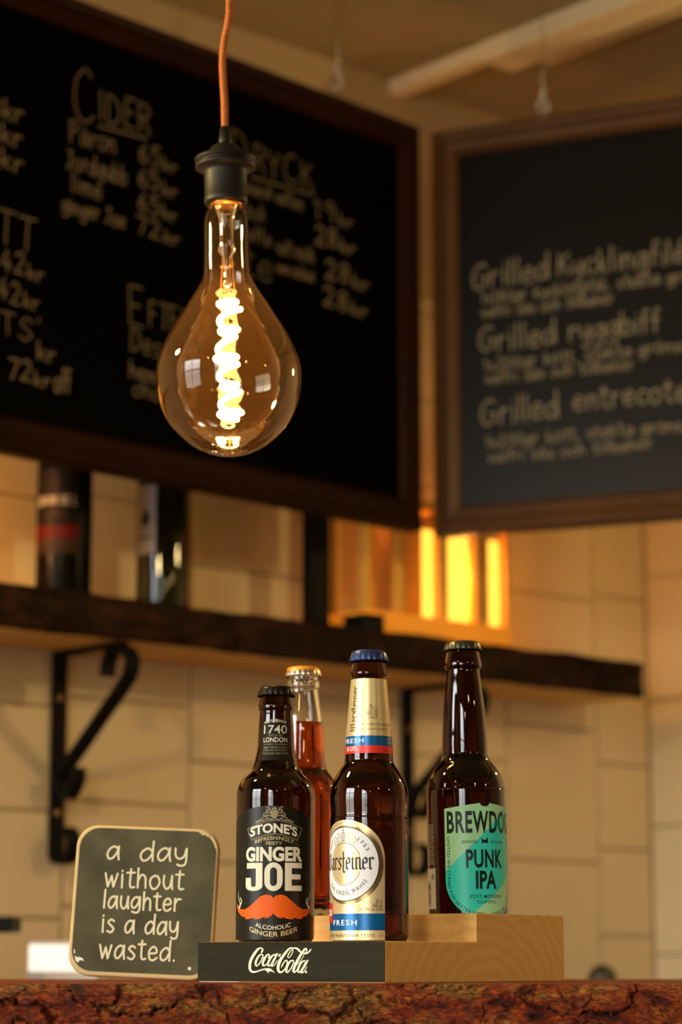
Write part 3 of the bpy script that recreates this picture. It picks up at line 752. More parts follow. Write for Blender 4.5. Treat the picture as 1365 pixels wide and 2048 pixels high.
def make_bracket(label, s):
    t = room_thing('shelf_bracket', label, 'shelf bracket', s, 0, 0, 'scrolled iron brackets under the shelf')
    wdt = .021
    # wall leg with a hooked foot
    leg = [(.004, 1.541), (.004, 1.262)] + [(.004 + .021 - .021 * math.cos(q), 1.262 - .012 * math.sin(q * 1.0)) for q in (R(30), R(60), R(90), R(120))] + [(.044, 1.262), (.047, 1.276), (.043, 1.289), (.033, 1.295)]
    obj('wall_leg', strap(leg, wdt, .007), M['iron'], t)
    obj('arm', strap([(.001, 1.5395), (.15, 1.5395)], wdt, .006), M['iron'], t)
    dia = [(.118, 1.498), (.119, 1.514), (.127, 1.529), (.142, 1.5335), (.160, 1.531), (.172, 1.519), (.172, 1.505), (.160, 1.487), (.108, 1.445), (.055, 1.402), (.026, 1.380), (.015, 1.366), (.014, 1.352), (.022, 1.342), (.036, 1.341), (.048, 1.352), (.055, 1.366), (.053, 1.377)]
    obj('scroll_brace', strap(catmull(dia, 4), wdt, .0085), M['iron'], t)
    for z in (1.478, 1.334 - .016):
        b = lathe([(0, .0), (.006, .0), (.0055, .002), (.003, .0035), (0, .004)], 16)
        for v in b.verts: v.co = Vector((v.co.x, .007 + v.co.z, z + v.co.y))
        obj('screw', b, M['screw'], t, True)
    return t
br = make_bracket('scrolled black iron shelf bracket above the small chalkboard plaque', 1.2625)
def copy_tree(o, parent=None):
    c = o.copy(); col.objects.link(c)
    if parent is not None: c.parent = parent
    for ch in o.children: copy_tree(ch, c)
    return c
b2 = copy_tree(br); b2.location = W(.589, 0, 0)
b2['label'] = 'scrolled black iron shelf bracket seen between the two right-hand beer bottles'

SHELF_TOP = SH_Z1
WINE = [(0, 0), (.034, 0), (.0375, .003), (.038, .010), (.038, .19), (.0365, .208), (.029, .228), (.0185, .245), (.0150, .262), (.0145, .300), (.0165, .301), (.0165, .312), (.0148, .313), (.0148, .318), (0, .318)]
def wine_bottle(label, s, n, rot, mat):
    t = thing('wine_bottle', label, 'bottle', W(s, n, SHELF_TOP), rot, 'wine bottles on the shelf')
    obj('glass_body', lathe(WINE, 64), mat, t, True)
    obj('capsule', lathe([(.0170, .318 - .055), (.0170, .3185), (0, .3192)], 48, ends=False), M['lblwine'], t, True)
    return t
RW = .038
wr = lambda z: RW
wb = wine_bottle('dark wine bottle with a red-banded brown label, leftmost on the shelf', 1.327, .10, 0, M['winedark'])
def at_label(art, name, mat, parent, th, off=.0002, cut=.0035): return art.build(name, mat, parent, on_bottle(wr, th, off, RW), cutx=cut)
# the label faces a little left of the viewer
TH = R(-14)
lb = at_label(Art().rect(-.046, .058, .046, .176), 'label', M['lblwine'], wb, TH)
at_label(Art().rect(-.040, .058, .036, .079), 'label_band', M['lblbrown'], lb, TH, .0003)
at_label(Art().rect(-.040, .079, .036, .098), 'label_band', M['lblred'], lb, TH, .0003)
at_label(Art().rect(-.0505, .066, -.0385, .100), 'label_tab', pm('wine_tab_red', (.75, .02, .03), .5), lb, TH, .0003)
a = Art(); a.poly([(-.016, .106), (.018, .106), (.012, .120), (.003, .126), (-.008, .121)]); a.poly([(-.006, .140), (.006, .140), (.003, .164), (0, .172), (-.003, .164)])
at_label(a, 'emblem', M['lblbrown'], lb, TH, .0003)
a = Art(); pen(a, 'BARON DE L', -.030, .126, .0075, .060, .0016)
at_label(a, 'lettering', pm('wine_print', (.42, .36, .27), .6), lb, TH, .0004)
wb = wine_bottle('dark green wine bottle with a pale grey label turned to the left', 1.156, .10, 0, M['green'])
TH = R(-58)
lb = at_label(Art().rect(-.030, .078, .030, .176), 'label', M['lblgrey'], wb, TH)
a = Art(); a.poly([(.004, .120), (.018, .118), (.022, .134), (.014, .142), (.008, .136)]); a.rect(-.02, .100, .024, .103)
at_label(a, 'emblem', M['lblwine'], lb, TH, .0003)
at_label(Art().rect(.060, .076, .072, .112), 'label_tab', M['lblred'], wb, R(-40))
# black slim decanter-like carafe box, tin and lantern
t = room_thing('display_panel', 'slim black upright panel on the shelf left of the lantern', 'panel', .868, .10, SHELF_TOP)
obj('body', BM((-.0175, .0175, -.012, .012, 0, .24), bev=.002), M['black'], t)
obj('foot', BM((-.028, .028, -.03, .03, 0, .006), bev=.002), M['black'], t)
t = room_thing('storage_tin', 'small black tin on the shelf between the black panel and lantern', 'tin', .812, .135, SHELF_TOP)
bm = BM((-.030, .012, -.024, .024, 0, .021), bev=.003); obj('body', bm, M['black'], t)
obj('lid', BM((-.031, .013, -.025, .025, .021, .026), bev=.002), M['black'], t)
t = room_thing('table_lantern', 'long wooden lantern with glowing amber panels at the shelf corner end', 'lantern', .65, .10, SHELF_TOP, 'wooden lanterns on the shelf')
LW = M['lanternwood']
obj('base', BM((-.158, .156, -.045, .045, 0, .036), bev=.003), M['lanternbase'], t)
for y0, y1 in ((-.045, -.030), (.026, .041)): obj('top_rail', BM((-.158, .156, y0, y1, .205, .220), bev=.003), LW, t)
obj('lamp_shield', BM((-.157, -.006, -.0445, -.0415, .036, .170), bev=.001), LW, t)  # board added to keep the lamp off the wall directly behind
for x0, x1 in ((.143, .156), (.073, .091), (-.020, -.004), (-.110, -.082), (-.158, -.150)):
    obj('post', BM((x0, x1, .026, .041, .036, .205), bev=.002), LW, t)
    obj('post', BM((x0, x1, -.041, -.026, .036, .205), bev=.002), LW, t)
obj('lamp_baffle', BM((-.019, -.006, -.026, .040, .036, .205), bev=.002), LW, t)  # added to shade the left panes from the lamp
for x0, x1 in ((-.150, -.110), (-.081, -.024), (-.0035, .018)):
    obj('glowing_panel', BM((x0 + .001, x1 - .001, .020, .025, .037, .176), bev=.0015), M['lanternglow'], t)

def lantern_lamp(s, pw):
    ld = bpy.data.lights.new('lantern_lamp', 'POINT'); ld.color = (1.0, .50, .13); ld.energy = pw; ld.shadow_soft_size = .02
    lo = bpy.data.objects.new('lantern_lamp', ld); col.objects.link(lo); lo.location = W(s, .105, 1.715)
lantern_lamp(.555, 2.0)
t2 = copy_tree(t); t2.location = W(1.86, .10, SHELF_TOP)
t2['label'] = 'second wooden lantern on the shelf, left of the wine bottles'
lantern_lamp(1.74, 9.0)

# ================================================================== BACK COUNTER AND ITS OBJECTS
t = room_thing('back_counter', 'back counter along the tiled wall behind the bar', 'counter', 0, 0, 0)
obj('cabinet', BM((.005, 1.9, .01, .56, 0, .94)), M['barbase'], t)
obj('worktop', BM((.003, 1.92, .005, .58, .94, .98), bev=.004), M['slabtop'], t)
t = room_thing('card_terminal', 'black payment terminal on a slanted stand at the left edge', 'terminal', 1.52, .245, .98)
tr = Matrix.Rotation(R(-42), 4, 'Z')
bm = BM((-.027, .20, -.045, .045, .171, .1895), bev=.003); bm.transform(tr); obj('body', bm, M['black'], t)
bm = tube([(.085, 0, .010), (.070, 0, .10), (.040, 0, .172)], .017, 14); bm.transform(tr); obj('stand', bm, M['black'], t, True)
bm = lathe([(.055, 0), (.055, .006), (.045, .012), (0, .013)], 40); bm.transform(tr @ Matrix.Translation((.085, 0, 0))); obj('foot', bm, M['black'], t, True)
t = thing('glowing_carton', 'small white box with a glow added for daylight, half hidden behind the plaque', 'carton', (-.372, 3.07, .98), R(-8))
obj('body', BM((-.031, .062, .0, .05, .0, .162), bev=.004), M['whitebox'], t)
obj('daylit_face', BM((-.030, .058, -.0015, .002, .124, .157), bev=.001), M['daylit_face'], t)  # emission added in place of daylight falling on the box front
obj('foot', BM((-.05, .08, -.03, .08, 0, .012), bev=.003), M['whitebox'], t)
t = room_thing('coffee_pot', 'dark coffee pot with a round knob peeking over the bar at right', 'pot', .411, .247, .98)
obj('body', lathe([(0, 0), (.055, 0), (.06, .01), (.052, .085), (.045, .092), (0, .092)], 48), M['kettle'], t, True)
obj('lid', lathe([(.046, .092), (.044, .097), (.012, .103), (0, .103)], 48, ends=False), M['kettle'], t, True)
obj('knob', lathe([(.006, .100)] + [(.0225 * math.sin(q), .1095 - .0225 * math.cos(q)) for q in [R(v) for v in range(30, 171, 10)]] + [(0, .132)], 40, ends=False), M['kettle'], t, True)
bm = tube([(.05, 0, .08), (.085, 0, .075), (.09, 0, .04), (.056, 0, .02)], .006, 12); bm.transform(Matrix.Rotation(R(60), 4, 'Z')); obj('handle', bm, M['kettle'], t, True)

# ================================================================== BAR
BAR_Z = 1.100
bar = thing('bar_counter', 'live-edge wooden bar with varnished bark front in the foreground', 'bar counter', (0, 1.73, 0))
X0, X1 = -.60, .80
BT = .072
bm = bmesh.new()
box(bm, X0, X1, -.006, .46, BAR_Z - BT, BAR_Z)
obj('slab', bm, M['slabtop'], bar)
bm = bmesh.new(); nz = 64; rows = []
xs_ = [X0 + (-.33 - X0) * i / 60 for i in range(60)] + [-.33 + .68 * i / 780 for i in range(780)] + [.35 + (X1 - .35) * i / 70 for i in range(71)]
nx = len(xs_) - 1
for x in xs_:
    row = []
    for j in range(nz + 1):
        q = j / nz; z = BAR_Z - BT * (1 - q)
        env = math.sin(pi * min(1, (1 - q) * 5.0) / 2) ** .6 if q < 1 else 0
        wx = x + .010 * noise.noise((x * 24, z * 40, 5.1)) + .006 * noise.fractal((x * 90, z * 120, 2.2), .9, 2.1, 3); wz_ = z + .006 * noise.noise((x * 20, z * 30, 8.3)) + .0042 * noise.fractal((x * 95, z * 130, 6.1), .9, 2.1, 3)
        plate = noise.fractal((wx * 9.0, wz_ * 26, 1.1), 1.0, 2.0, 2)
        f1 = abs(noise.noise((wx * 10, wz_ * 34, 9.1))); f2 = abs(noise.noise((wx * 26 + 5, wz_ * 44, 3.7)))
        crack = max(0, 1 - f1 / .034) ** 1.2 * .0105 + max(0, 1 - f2 / .035) ** 1.2 * .0055
        fine = noise.fractal((x * 120, z * 210, 2.7), .75, 2.1, 4)
        rough_ = noise.fractal((x * 48, z * 95, 6.7), .9, 2.1, 3)
        d = .0030 * plate + .0022 * rough_ + .0016 * fine - crack
        y = -.010 - .008 * math.sin(pi * (.1 + .8 * (1 - q))) * env - d * env
        row.append(bm.verts.new((x, y, z)))
    rows.append(row)
for i in range(nx):
    for j in range(nz): bm.faces.new((rows[i][j], rows[i + 1][j], rows[i + 1][j + 1], rows[i][j + 1]))
back = [bm.verts.new((x, -.004, BAR_Z - .0002)) for x in xs_]
for i in range(nx): bm.faces.new((rows[i][nz], rows[i + 1][nz], back[i + 1], back[i]))
bmesh.ops.recalc_face_normals(bm, faces=bm.faces[:])
obj('bark_edge', bm, M['bark'], bar, True)
obj('base', BM((X0 + .03, X1 - .03, .06, .42, 0, BAR_Z - BT)), M['barbase'], bar)

# ================================================================== STEPPED DISPLAY BLOCK
BA = R(38.0)
BLK = Vector((.0324, 1.7560, BAR_Z))
T1, T2 = .0305, .0525
blk = thing('bottle_display_block', 'stepped wooden display block with a dark painted face under the bottles', 'display stand', BLK, -BA)
# local x to the right along -u, y along v (away): rotate so that -x is the dark face's run
WD, LD, TD, W2 = .1823, .118, .243, .236
bm = bmesh.new()
lo = [(0, 0), (0, TD), (-W2, TD), (-W2, LD), (-WD, LD), (-WD, 0)]
lo2 = [(0, LD), (0, TD), (-W2, TD), (-W2, LD)]
vb = {}
def V(x, y, z):
    k = (round(x, 5), round(y, 5), round(z, 5))
    if k not in vb: vb[k] = bm.verts.new((x, y, z))
    return vb[k]
def F(*p): bm.faces.new([V(*q) for q in p])
F((0, 0, 0), (0, 0, T1), (-WD, 0, T1), (-WD, 0, 0))
F((-WD, 0, 0), (-WD, 0, T1), (-WD, LD, T1), (-WD, LD, 0))
F((-WD, LD, 0), (-WD, LD, T1), (-WD, LD, T2) , (-W2, LD, T2), (-W2, LD, 0))
F((-W2, LD, 0), (-W2, LD, T2), (-W2, TD, T2), (-W2, TD, 0))
F((-W2, TD, 0), (-W2, TD, T2), (0, TD, T2), (0, TD, 0))
F((0, 0, 0), (0, TD, 0), (0, TD, T2), (0, LD, T2), (0, LD, T1), (0, 0, T1))
F((0, 0, T1), (0, LD, T1), (-WD, LD, T1), (-WD, 0, T1))
F((0, LD, T1), (0, LD, T2), (-WD, LD, T2), (-WD, LD, T1))
F((0, LD, T2), (0, TD, T2), (-W2, TD, T2), (-W2, LD, T2), (-WD, LD, T2))
F((0, 0, 0), (-WD, 0, 0), (-WD, LD, 0), (-W2, LD, 0), (-W2, TD, 0), (0, TD, 0))
bmesh.ops.recalc_face_normals(bm, faces=bm.faces[:])
body = obj('body', bm, M['blockwood'], blk)
# a shallow round seat for the bottle on the upper step
BREW_XY = Vector((.1021, 1.903)); REC = .010; HOLE_R = .0335
loc = Matrix.Rotation(BA, 4, 'Z') @ Vector((BREW_XY.x - BLK.x, BREW_XY.y - BLK.y, 0))
bmc = lathe([(HOLE_R, T2 - REC), (HOLE_R, T2 + .02)], 64)
bmc.transform(Matrix.Translation((loc.x, loc.y, 0)))
cut = obj('cutter', bmc, M['blockwood'], blk)
md = body.modifiers.new('seat', 'BOOLEAN'); md.object = cut; md.solver = 'EXACT'; md.operation = 'DIFFERENCE'
bv = body.modifiers.new('edge', 'BEVEL'); bv.width = .0008; bv.segments = 2; bv.limit_method = 'ANGLE'
bpy.context.view_layer.update()
me = bpy.data.meshes.new_from_object(body.evaluated_get(bpy.context.evaluated_depsgraph_get()))
body.modifiers.clear(); body.data = me
bpy.data.objects.remove(cut)
pp = obj('painted_face', BM((-WD, -.0002, -.0009, 0, .0008, T1 - .0001)), M['blockpaint'], blk)
obj('paper_shim', BM((-WD + .002, -.14, -.0005, .03, .00005, .0006)), M['paper'], blk)
# script lettering traced as pen strokes with swelling width (sheet units: 10.04 per photo pixel)
def script(a):
    S = a.stroke
    S([(335, 185, 32), (358, 130, 36), (325, 95, 22), (265, 118, 42), (190, 210, 58), (122, 330, 56), (96, 440, 56), (106, 530, 50), (160, 574, 40), (240, 565, 32), (330, 535, 28), (410, 516, 30)], 30)
    a.poly([(400, 505), (470, 496), (530, 508), (580, 550), (616, 600), (570, 570), (520, 560), (490, 572), (470, 598), (452, 562), (400, 532)][::-1])
    S([(350, 224, 24), (292, 244, 34), (236, 330, 44), (216, 412, 40), (238, 455, 26), (290, 412, 24), (345, 320, 22), (366, 255, 22)], 26, closed=True)
    S([(330, 290, 12), (345, 300, 12), (395, 280, 14)], 12)
    S([(486, 292, 36), (498, 242, 28), (462, 226, 26), (410, 290, 44), (366, 390, 44), (376, 448, 34), (430, 430, 22), (480, 380, 14)], 30)
    S([(628, 228, 26), (560, 250, 34), (492, 350, 44), (470, 430, 38), (500, 452, 26), (560, 390, 22), (632, 262, 26)], 28)
    S([(655, 215, 34), (600, 320, 42), (545, 428, 42), (560, 455, 28), (610, 420, 20), (656, 345, 12)], 30)
    a.poly([(690, 215), (736, 215), (710, 270), (675, 268)][::-1])
    S([(965, 106, 12), (905, 190, 20), (870, 268, 20), (898, 290, 16), (945, 232, 18), (976, 140, 18), (955, 96, 26), (896, 116, 36), (820, 200, 48), (720, 340, 60), (676, 470, 60), (692, 560, 48), (745, 575, 34), (810, 520, 26), (856, 420, 24), (850, 346, 26), (810, 360, 22), (765, 430, 28), (740, 490, 8)], 30)
    S([(975, 100, 18), (1040, 104, 34), (1090, 138, 42), (1126, 178, 34)], 30)
    S([(960, 346, 28), (905, 380, 40), (856, 470, 46), (842, 560, 38), (875, 576, 26), (935, 500, 24), (985, 400, 22), (992, 356, 20)], 30, closed=True)
    S([(990, 400, 14), (1030, 392, 14)], 14, False)
    S([(1232, 186, 12), (1250, 152, 24), (1240, 112, 26), (1196, 142, 44), (1110, 270, 50), (1030, 420, 52), (986, 538, 48), (1010, 576, 30), (1064, 520, 18)], 40)
    S([(1196, 245, 12), (1130, 350, 12), (1062, 420, 14)], 12)
    a.poly([(1172, 226), (1200, 190), (1268, 180), (1318, 130), (1346, 110), (1334, 152), (1290, 202), (1240, 224)][::-1])
    S([(1215, 350, 24), (1150, 380, 36), (1090, 480, 44), (1076, 560, 36), (1112, 572, 24), (1170, 490, 22), (1232, 376, 24)], 30)
    S([(1270, 345, 32), (1210, 450, 44), (1140, 558, 40), (1165, 586, 26), (1215, 540, 18), (1257, 465, 10)], 30)
    a.ell(1240, 572, 22, n=20)
a = Art(); script(a)
# unfold the sheet onto the dark face: px 510..646 lie at 57.6 % .. along a face turned by 38 degrees
kx = .390e-3 / math.cos(BA) / 10.04 * .985; kz = .378e-3 / 10.04
a.v = [((x - 1365) * kx - .0675, T1 / 2 + .0012 - (y - 345) * kz, k) for x, y, k in a.v]
a.build('lettering', M['cream'], pp, flat_xz(-.00105), smooth=False)

# ================================================================== BOTTLES ON THE BLOCK
def interp(prof):
    P = sorted(prof, key=lambda q: q[1])
    def f(z):
        for (r0, z0), (r1, z1) in zip(P, P[1:]):
            if z0 <= z <= z1: return r0 + (r1 - r0) * (z - z0) / max(1e-9, z1 - z0)
        return P[0][0] if z < P[0][1] else P[-1][0]
    return f
def crown_cap(z0, z1, r_top, r_bot, mat, parent, flutes=21):
    h = z1 - z0
    prof = [(r_bot * .97, z0 + .0004), (r_bot, z0), (r_bot * .985, z0 + h * .2), (r_bot * .955, z0 + h * .45), (r_top * 1.02, z0 + h * .72), (r_top * .97, z0 + h * .90), (r_top * .88, z0 + h * .985), (r_top * .6, z1), (0, z1)]
    def fl(r, z, a):
        q = max(0, min(1, (z0 + h * .75 - z) / (h * .6)))
        return r * (1 + .034 * q * (math.cos(flutes * a)))
    return obj('crown_cap', lathe(prof, flutes * 8, flute=fl, ends=False), mat, parent, True)
def foot_prof(r, z1): return [(0, .0012), (r * .55, .0012), (r * .80, 0), (r * .93, .0005), (r * .985, .003), (r, .007), (r, z1)]
mm = .001
def beer(label, xy, z, body, cap, cap_mat, glass_mat, name='beer_bottle'):
    """body: (z mm, radius mm) from the foot up to under the cap"""
    t = thing(name, label, 'bottle', (xy[0], xy[1], z), 0, 'bottles on the display block')
    pr = [(r * mm, zz * mm) for zz, r in body]
    prof = foot_prof(pr[0][0], pr[0][1]) + catmull(pr, 4)[1:]
    prof.append((prof[-1][0] * .9, prof[-1][1] + .001)); prof.append((0, prof[-1][1]))
    obj('glass_body', lathe(prof, 128), glass_mat, t, True)
    crown_cap(cap[0] * mm, cap[1] * mm, cap[2] * mm, cap[3] * mm, cap_mat, t)
    return t, interp(pr)

Z_LOW, Z_UP = BAR_Z + T1, BAR_Z + T2
# ---- ginger beer with the orange moustache
G_BODY = [(15, 30.7), (60, 30.9), (103.9, 31.0), (111, 31.05), (116, 30.85), (119.6, 30.1), (123, 28.6), (126.5, 26.2), (130, 22.2), (133.5, 19.2), (138, 17.6), (142.2, 16.6), (150, 15.0), (165, 14.1), (179, 13.2), (181.2, 13.5), (182, 14.0), (184, 14.2), (187, 13.6), (191, 12.6), (193, 12.4)]
gb, g_rad = beer('brown beer bottle with a black label and an orange moustache, leftmost on the block', (-.0516, 1.8674), Z_LOW, G_BODY, (192.3, 200.3, 13.4, 14.8), M['capblack'], M['amber3'])
RG = 31.0
def gx(px): return RG * math.asin(max(-.999, min(.999, (px - 551.3) / 78.7)))          # photo column -> mm along the label
def gz(py): return 1.7 + (1880 - py) * .3886
def q2(cx, cy): return gx(440 + cx / 5.6875), gz(1600 + cy / 5.6875)                   # label sheet 2
def arch(x0, x1, sag, xc=None):
    xc = (x0 + x1) / 2 if xc is None else xc; h = (x1 - x0) / 2
    return lambda x, y: (x + .12 * (x - xc) * 0, y - sag * ((x - xc) / h) ** 2)
def print_on(art, name, mat, parent, rad, th=0.0, off=.0002, R0=RG, cut=1.6, cuty=5.0):
    return art.build(name, mat, parent, on_bottle(rad, th, off, R0 * mm), cutx=cut * mm, cuty=cuty * mm, scale=mm)
SL, SR = -45.0, gx(621.3)
top = [(SL + (SR - SL) * i / 40, 104.2 - 10.5 * ((SL + (SR - SL) * i / 40 + 3) / 40) ** 2) for i in range(41)]
lab = print_on(Art().poly([(SL, 1.6), (SR, 1.6)] + top[::-1]), 'label', M['lblblack'], gb, g_rad)
a = Art()
x0, x1 = gx(495.2), gx(605.2)
a.text('GINGER', x0, x1, gz(1726.8), gz(1697.6), bold=.042)
# JOE cut as solid block letters
def J_(l, r, b, t):
    w = (r - l) * .36
    return [(l + .08 * (r - l), t), (r, t), (r, b + w * .9)] + [(r - (r - l) / 2 + (r - l) / 2 * math.cos(R(v)), b + (t - b) * .17 + (t - b) * .17 * math.sin(R(v))) for v in range(0, -181, -15)] + [(l, b + (t - b) * .47), (l + w * .95, b + (t - b) * .47)] + [((l + r) / 2 + ((r - l) / 2 - w) * math.cos(R(v)), b + (t - b) * .21 + (t - b) * .07 * math.sin(R(v))) for v in range(180, 361, 20)] + [(r - w, t - (t - b) * .20), (l + .08 * (r - l), t - (t - b) * .20)]
def rr(l, r, b, t, rad, n=8):
    rx = min(rad, (r - l) / 2); ry = min(rad, (t - b) / 2); o = []
    for cx, cy, a0 in ((r - rx, t - ry, 0), (l + rx, t - ry, 90), (l + rx, b + ry, 180), (r - rx, b + ry, 270)):
        o += [(cx + rx * math.cos(R(a0 + 90 * i / n)), cy + ry * math.sin(R(a0 + 90 * i / n))) for i in range(n + 1)]
    return o
jb, jt = gz(1784.5), gz(1729.2)
a.poly(J_(gx(494.8), gx(528), jb, jt))
l, r = gx(531.8), gx(567.8)
w = (r - l) * .31
a.poly(rr(l, r, jb - .2, jt + .2, 7.5), rr(l + w, r - w, jb + 3.6, jt - 3.6, 3.0))
l, r = gx(572), gx(604.5); h = jt - jb
a.poly([(l, jb), (r, jb), (r, jb + h * .19), (l + 5.6, jb + h * .19), (l + 5.6, jb + h * .41), (r - 1.2, jb + h * .41), (r - 1.2, jb + h * .59), (l + 5.6, jb + h * .59), (l + 5.6, jb + h * .81), (r, jb + h * .81), (r, jt), (l, jt)])
x0, x1 = gx(503.5), gx(595.5)
a.text("STONE'S", x0, x1, gz(1670.3), gz(1650.5), bold=.034, warp=arch(x0, x1, 3.3))
x0, x1 = gx(514.5), gx(584)
a.text('ALCOHOLIC', x0, x1, gz(1861), gz(1852.5), bold=.008, warp=arch(x0, x1, -2.6))
def curl(m):
    pts = [(235, 1240), (250, 1200), (240, 1165), (225, 1110), (228, 1050)]
    pts2 = [(235, 1230), (262, 1165), (245, 1120)]
    f = (lambda x: x) if m < 0 else (lambda x: 1250 - x)
    for pl in (pts, pts2): a.stroke([(*q2(f(x), y), w) for (x, y), w in zip(pl, (1.5, 1.1, .8, .6, .25))], 1)
curl(-1); curl(1)
print_on(a, 'lettering', M['cream'], lab, g_rad, off=.0003)
half = [(625, 1132), (600, 1102), (540, 1090), (480, 1110), (420, 1165), (360, 1220), (300, 1255), (250, 1250), (225, 1215), (213, 1180), (209, 1225), (225, 1280), (260, 1325), (312, 1345), (304, 1362), (345, 1362), (402, 1348), (412, 1340), (404, 1366), (470, 1362), (520, 1342), (532, 1330), (524, 1357), (575, 1345), (612, 1318), (625, 1300)]
mo = [q2(*p) for p in half] + [q2(1250 - x, y) for x, y in half[::-1][1:-1]]
print_on(Art().poly(mo), 'moustache_emblem', M['orange'], lab, g_rad, off=.0003)
a = Art()
# crest: shield, crown and scrolling mantling
cx, cz = q2(630, 185)
a.poly([(cx - 3.0, cz + 2.8), (cx + 3.0, cz + 2.8), (cx + 2.8, cz - 1.2), (cx + 1.2, cz - 3.4), (cx, cz - 4.0), (cx - 1.2, cz - 3.4), (cx - 2.8, cz - 1.2)][::-1])
a.poly([(cx - 1.8, cz + 3.2), (cx + 1.8, cz + 3.2), (cx + 2.2, cz + 5.2), (cx + 1, cz + 4.3), (cx, cz + 6.0), (cx - 1, cz + 4.3), (cx - 2.2, cz + 5.2)])
for sgn in (-1, 1):
    for pts in ([(3.2, 2.4), (5.0, 3.6), (6.2, 2.6), (5.2, 1.6)], [(3.2, .6), (5.6, 1.2), (7.8, .4), (8.6, -1.0), (7.4, -1.4)], [(2.8, -1.6), (5.4, -1.2), (8.2, -2.4), (10.2, -3.6)], [(3.6, 3.2), (4.4, 5.0), (6.6, 5.4)], [(5.6, -.4), (6.6, -2.2), (5.2, -3.2)], [(1.6, -4.2), (6, -4.2), (10.6, -5.4), (14.6, -7.0)], [(8.4, -5.4), (11.2, -4.7), (15.4, -6.2)]):
        a.stroke([(cx + sgn * x, cz + z) for x, z in pts], .75)
def arc_line(p0, pm, p1, w): a.stroke([q2(*p0), q2(*pm), q2(*p1)], w, n=14)
arc_line((330, 352), (632, 258), (936, 346), .55); arc_line((378, 478), (632, 412), (886, 480), .55)
for p, q in (((330, 352), (378, 478)), ((936, 346), (886, 480)), ((338, 400), (352, 425)), ((926, 396), (912, 422))): a.stroke([q2(*p), q2(*q)], .55, False)
print_on(a, 'crest', M['dimgold'], lab, g_rad, off=.00025)
a = Art()
x0, x1 = gx(513), gx(589); a.text('REFRESHINGLY', x0, x1, gz(1684), gz(1676.6), bold=.004, warp=arch(x0, x1, 3.2))
a.text('FEISTY', gx(534.7), gx(566), gz(1694), gz(1687.6), bold=.006)
print_on(a, 'lettering', M['goldprint'], lab, g_rad, off=.0003)['label'] = 'small gold lettering under the maker name'
a = Art()
x0, x1 = gx(502.5), gx(597.5); a.text('GINGER BEER', x0, x1, gz(1874.4), gz(1864.5), bold=.012, warp=arch(x0, x1, -4.6))
print_on(a, 'lettering', M['goldprint'], lab, g_rad, off=.0003)['label'] = 'gold lettering under the moustache'
# neck label
RN = 14.6
def nx_(px, py): return RN * math.asin(max(-.99, min(.99, (px - 552.3) / 37.0)))
nl = print_on(Art().rect(nx_(526, 0), 140.5, nx_(577.5, 0), 170.5), 'neck_label', M['lblneck'], gb, g_rad, R0=RN, cut=1.2, cuty=3)
def nz(py): return 145.9 + (1510 - py) * .397
a = Art(); x0, x1 = nx_(528.5, 0), nx_(575, 0)
a.text('1740', x0, x1, nz(1470), nz(1453), bold=.004); a.text('LONDON', x0, x1, nz(1487), nz(1477.5), bold=.012)
a.text('ROOTS IN GINGER', x0, x1, nz(1446.5), nz(1441.5), bold=.004, warp=arch(x0, x1, 1.7))
print_on(a, 'lettering', pm('neck_print', (.72, .64, .44), .5, spec=.2), nl, g_rad, off=.0003, R0=RN, cut=1.0, cuty=3)
a = Art(); a.text('EST.D IN', nx_(539, 0), nx_(566, 0), nz(1475.6), nz(1471.6), bold=.004)
for i, s in enumerate(('TO ENJOY OUR GINGER', 'SIMPLY SERVE IT COLD', 'OVER ICE AND ENJOY', 'THE TANG AND TASTE')): a.text(s, x0, x1, nz(1493.5 + 6 * i), nz(1489.8 + 6 * i), bold=.004)
print_on(a, 'lettering', M['dimgold'], nl, g_rad, off=.0003, R0=RN, cut=1.0, cuty=3)

# ---- lager with gold foil
W_BODY = [(15, 30.2), (60, 30.4), (90.8, 30.45), (94, 30.2), (97.0, 30.0), (100, 30.15), (106.2, 30.6), (112, 30.5), (117.8, 29.6), (122, 28.1), (126, 26.0), (130, 23.6), (133.5, 21.3), (136, 19.7), (138.5, 19.0), (142.9, 18.9), (156.5, 17.9), (180, 15.8), (201, 13.9), (203, 13.6), (204.4, 14.3), (206, 14.6), (209, 14.1), (214, 13.1), (216, 12.9)]
wb, w_rad = beer('brown beer bottle with a gold foil neck and white oval label, middle of the block', (.0218, 1.8307), Z_LOW, W_BODY, (215.2, 224.4, 13.6, 15.2), M['capblue'], M['amber'])
RWm = 30.4; T0 = R(-38)
def wz(py): return 1.4 + (1880 - py) * .3804
CZ = wz(1731)
lo_ = [(-31.9, .9), (31.9, .9), (31.9, 62)] + [(31.9 * math.cos(R(v)), 62 + 29.4 * math.sin(R(v))) for v in range(4, 180, 4)] + [(-31.9, 62)]
wl = print_on(Art().poly(lo_), 'label', M['goldfoil'], wb, w_rad, T0, R0=RWm, cut=1.2)
def wp(art, name, mat, off=.0003, par=None): return print_on(art, name, mat, par or wl, w_rad, T0, off, RWm, 1.4)
wp(Art().ring(1.6, CZ - .6, 29.3, 29.8, 4.0, n=96), 'label_shade_ring', M['foildark'], .00022)
wp(Art().ring(0, CZ + .6, 30.6, 31.0, .25, 20, 160), 'label_line', M['foildark'], .00026)
wd_ = wp(Art().ell(0, CZ, 27.4, 28.0, n=96), 'label_disc', M['lblwhite'], .00026)
a = Art(); a.ring(0, CZ, 27.7, 28.3, .7, n=96)
IX = -1.2
a.ring(IX, CZ, 15.2, 16.2, .28, 22, 158); a.ring(IX, CZ, 15.2, 16.2, .28, 202, 338)
blackletter(a, 'Warsteiner', -25.5, CZ - 4.2, 9.0, 48.8, .19)
